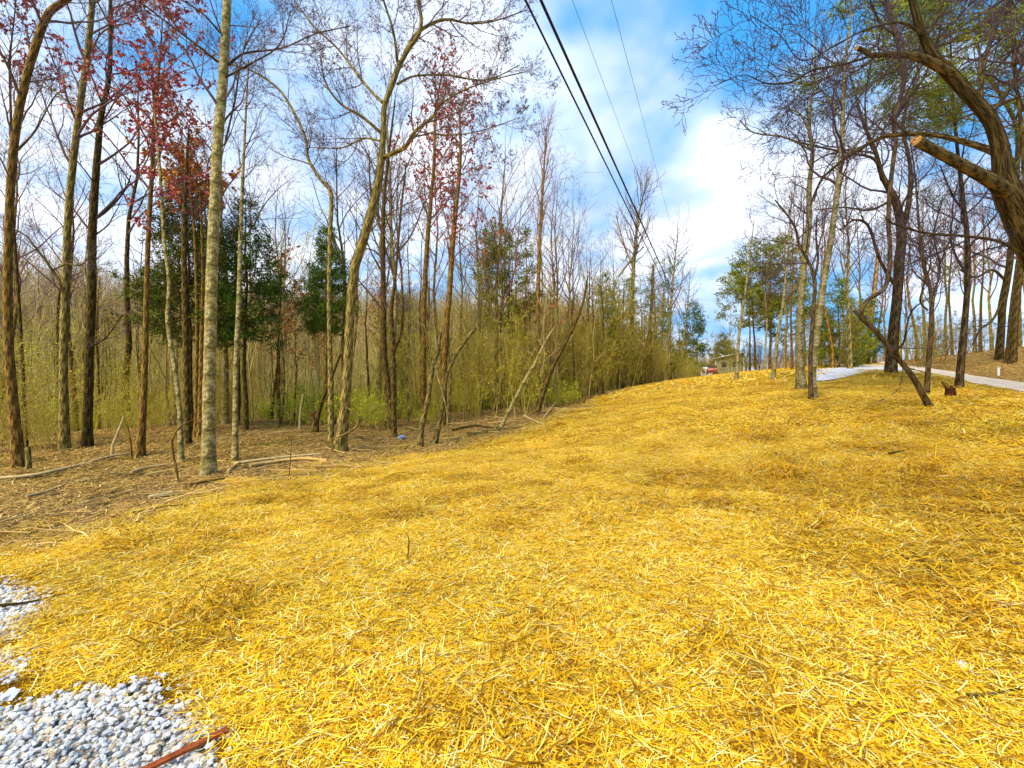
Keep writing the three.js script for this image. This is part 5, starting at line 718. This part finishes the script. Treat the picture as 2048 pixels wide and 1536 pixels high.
{ const b = ground(372, 1512), t = thing('survey_stake', 'flat red-orange wooden stake lying across the gravel at the bottom edge', 'stake', b.clone()); const g = new THREE.BoxGeometry(0.30, 0.012, 0.032); g.rotateZ(0.06); const m = part('stake', g, std([0.62, 0.15, 0.045], { map: soilMap, roughness: 0.8 }), t); m.rotation.y = 0.72; m.position.y = 0.05; }
const stick = (label, pts, w, mat, name = 'fallen_branch', lift = 0.045, kids = 0, group) => {
  const G = pts.map(([px, py, up = 0]) => { const p = ground(px, py); p.y += lift + up; return p; }), b = G[0].clone(), r = (w * -b.z / F) / 2;
  const s = smooth(G.map((p, i) => ({ p, r: r * (1 - 0.5 * i / G.length) })), 4), tb = new TB().tube(s.pts, s.rad, 7), t = thing(name, label, name === 'plank' ? 'plank' : 'branch', b, group);
  setSeed(Math.round(pts[0][0] * 3 + pts[0][1])); if (kids) along(tb, s.pts, s.rad, Math.min(1.2, s.len * 0.5), 0, { ...FINE, max: 2, kids: [kids, 3], flat: 0.4 }, kids, 0.3); tb.disc(s.pts[0], V().subVectors(s.pts[0], s.pts[1]).normalize(), s.rad[0], 7);
  part('wood', tb.geo(b), mat, t); return t;
};
const dryWood = std([0.74, 0.55, 0.24], { map: gravelMap, bumpMap: barkBump, bumpScale: 0.006 }), chip = std([0.78, 0.48, 0.16], { map: gravelMap });
stick('long pale pole lying across the bare ground at the left edge', [[-20, 962], [60, 955], [120, 944], [175, 928], [215, 916], [262, 908]], 8, dryWood);
stick('thin pale branch lying on the bare ground below the long pole', [[52, 999], [90, 988], [130, 972], [185, 960]], 5, dryWood, 'fallen_branch', 0.02, 2);
stick('pale split log lying in front of the crooked pale tree', [[298, 1000], [330, 994], [362, 986]], 10, dryWood);
stick('long split pole, upper of those lying right of the pale trunk', [[466, 928], [520, 922], [580, 916], [642, 912]], 7, dryWood);
stick('reddish split plank lying below the long split pole', [[500, 936], [550, 927], [600, 924], [655, 926]], 9, chip, 'plank', 0.05);
stick('short crooked branch by the foot of the pale trunk, right side', [[455, 948], [468, 934], [480, 926]], 7, chip);
stick('dark thin branch lying on the straw edge left of centre', [[265, 1034], [310, 1026], [365, 1018]], 4, M.bark);
stick('brown stick lying on the bare ground near the straw edge', [[380, 974], [420, 968], [450, 962]], 6, M.barkRed);
stick('pale branch lying along the bare ground left of the pale trunk', [[262, 948], [300, 938], [350, 930]], 5, dryWood);
stick('dark rotten log lying below the slender dead pole', [[935, 874], [975, 868], [1010, 860], [1035, 858]], 10, M.bark, 'fallen_log', 0.05);
stick('low dark log heap end at the far side of the bare strip', [[905, 864], [950, 856], [990, 858], [1010, 852]], 6, M.barkDark, 'fallen_log', 0.04);
stick('pale bent branch lying on the strip beside the leaning dark trunk', [[1048, 833], [1070, 845], [1090, 853]], 4, dryWood);
stick('forked pale twig standing out of the strip beside the leaning dark trunk', [[1086, 840], [1100, 826, 0.1], [1117, 806, 0.1]], 3, dryWood);
stick('curved dark twig lying on the straw below the leaning grey tree', [[774, 960], [795, 951], [825, 950]], 3.5, M.barkRed);
stick('half-buried grey log lying in the straw at right', [[1688, 1228], [1730, 1225], [1790, 1216], [1850, 1208]], 11, M.bark, 'fallen_log', 0.0);
stick('short grey log piece buried in straw at the right edge', [[1985, 1165], [2020, 1172], [2048, 1182]], 16, M.bark, 'fallen_log', 0.0);
stick('dark branch half covered by straw near the bottom right corner', [[1735, 1462], [1800, 1468], [1880, 1470], [1960, 1476]], 10, M.barkDark, 'fallen_branch', 0.01);
stick('grey branch lying in the straw at the right edge of the foreground', [[1935, 1425], [1985, 1420], [2050, 1408]], 7, M.bark);
stick('thin dark twig lying across straw right of centre', [[1690, 905], [1720, 912], [1745, 914]], 4, M.barkDark);
stick('dark chunk of bark lying on the straw below the twin trees', [[1778, 912], [1795, 908], [1808, 905]], 6, M.barkDark);
stick('short dark twig lying in the middle of the straw', [[1120, 950], [1140, 958], [1150, 960]], 3.5, M.barkRed);
stick('dark twig lying on the straw in the middle right', [[1370, 950], [1385, 955], [1400, 956]], 4, M.barkDark);
stick('dark stick along the gravel edge at the left', [[-20, 1213], [40, 1209], [80, 1205], [130, 1196]], 6, M.barkDark, 'fallen_branch', 0.04);
stick('brown twig arching out of the straw near the centre', [[815, 1134], [818, 1120, 0.1], [812, 1104, 0.1]], 3, M.barkRed);
stick('crooked hanging-dead branch propped on the straw by the elbowed tree', [[1760, 808], [1785, 790], [1800, 775], [1808, 745, 0.4], [1822, 690, 1.2]], 5, M.bark);
{ // vine loops and dead stubs along the edge of the wood
  const up = (label, pts, d, mat) => { const l = trace(pts, d), b = l.pts[0].clone(), g = put(pts[0][0], d); l.pts[0].y = g.y - 0.05; const t = thing('vine', label, 'vine', b); part('stem', new TB().tube(l.pts, l.rad, 7).geo(b), mat, t); };
  up('dark looping vine in front of the crooked pale tree', [[358, 975, 4], [354, 945, 5], [346, 905, 6], [345, 880, 5], [358, 856, 4], [380, 842, 3], [404, 832, 2]], 8.4, M.barkRed);
  up('vine curling around the foot of the leaning grey tree', [[668, 902, 4], [664, 880, 3], [690, 868, 4], [714, 850, 4], [716, 835, 4], [695, 815, 3], [682, 800, 2]], 11.2, M.bark);
  up('red-brown upright stub on the bare strip left of the red-leaved tree', [[263, 917, 6], [262, 890, 5], [255, 850, 3]], 10.6, M.barkRed);
  up('pale broken stake leaning right of the second trunk', [[223, 895, 7], [236, 865, 6], [248, 832, 4]], 11, dryWood);
  up('pale thin broken stem standing beside the splintered stump', [[599, 853, 5], [601, 820, 4], [606, 788, 3]], 15, dryWood);
  up('square brown stub beside the foot of the leftmost tree', [[58, 953, 15], [57, 915, 14], [55, 895, 13]], 9.6, M.bark);
  up('long thin sprout standing on the bare strip in front of the planks', [[578, 955, 2], [582, 900, 1.6], [583, 870, 1]], 8.4, M.barkRed);
}
{ // blue litter
  const b = ground(803, 879), t = thing('plastic_bag', 'crumpled blue plastic bag lying at the foot of the forked pair', 'plastic bag', b), g = new THREE.IcosahedronGeometry(0.095, 2), p = g.attributes.position;
  for (let i = 0; i < p.count; i++) { const k = 1 + 0.5 * PN.noise(p.getX(i) * 16, p.getY(i) * 16, p.getZ(i) * 16); p.setXYZ(i, p.getX(i) * k * 1.2, p.getY(i) * k * 0.6 + 0.06, p.getZ(i) * k); } g.computeVertexNormals(); part('bag', g, std([0.22, 0.25, 0.42], { roughness: 0.5 }), t);
}
renderer.render(scene, camera);
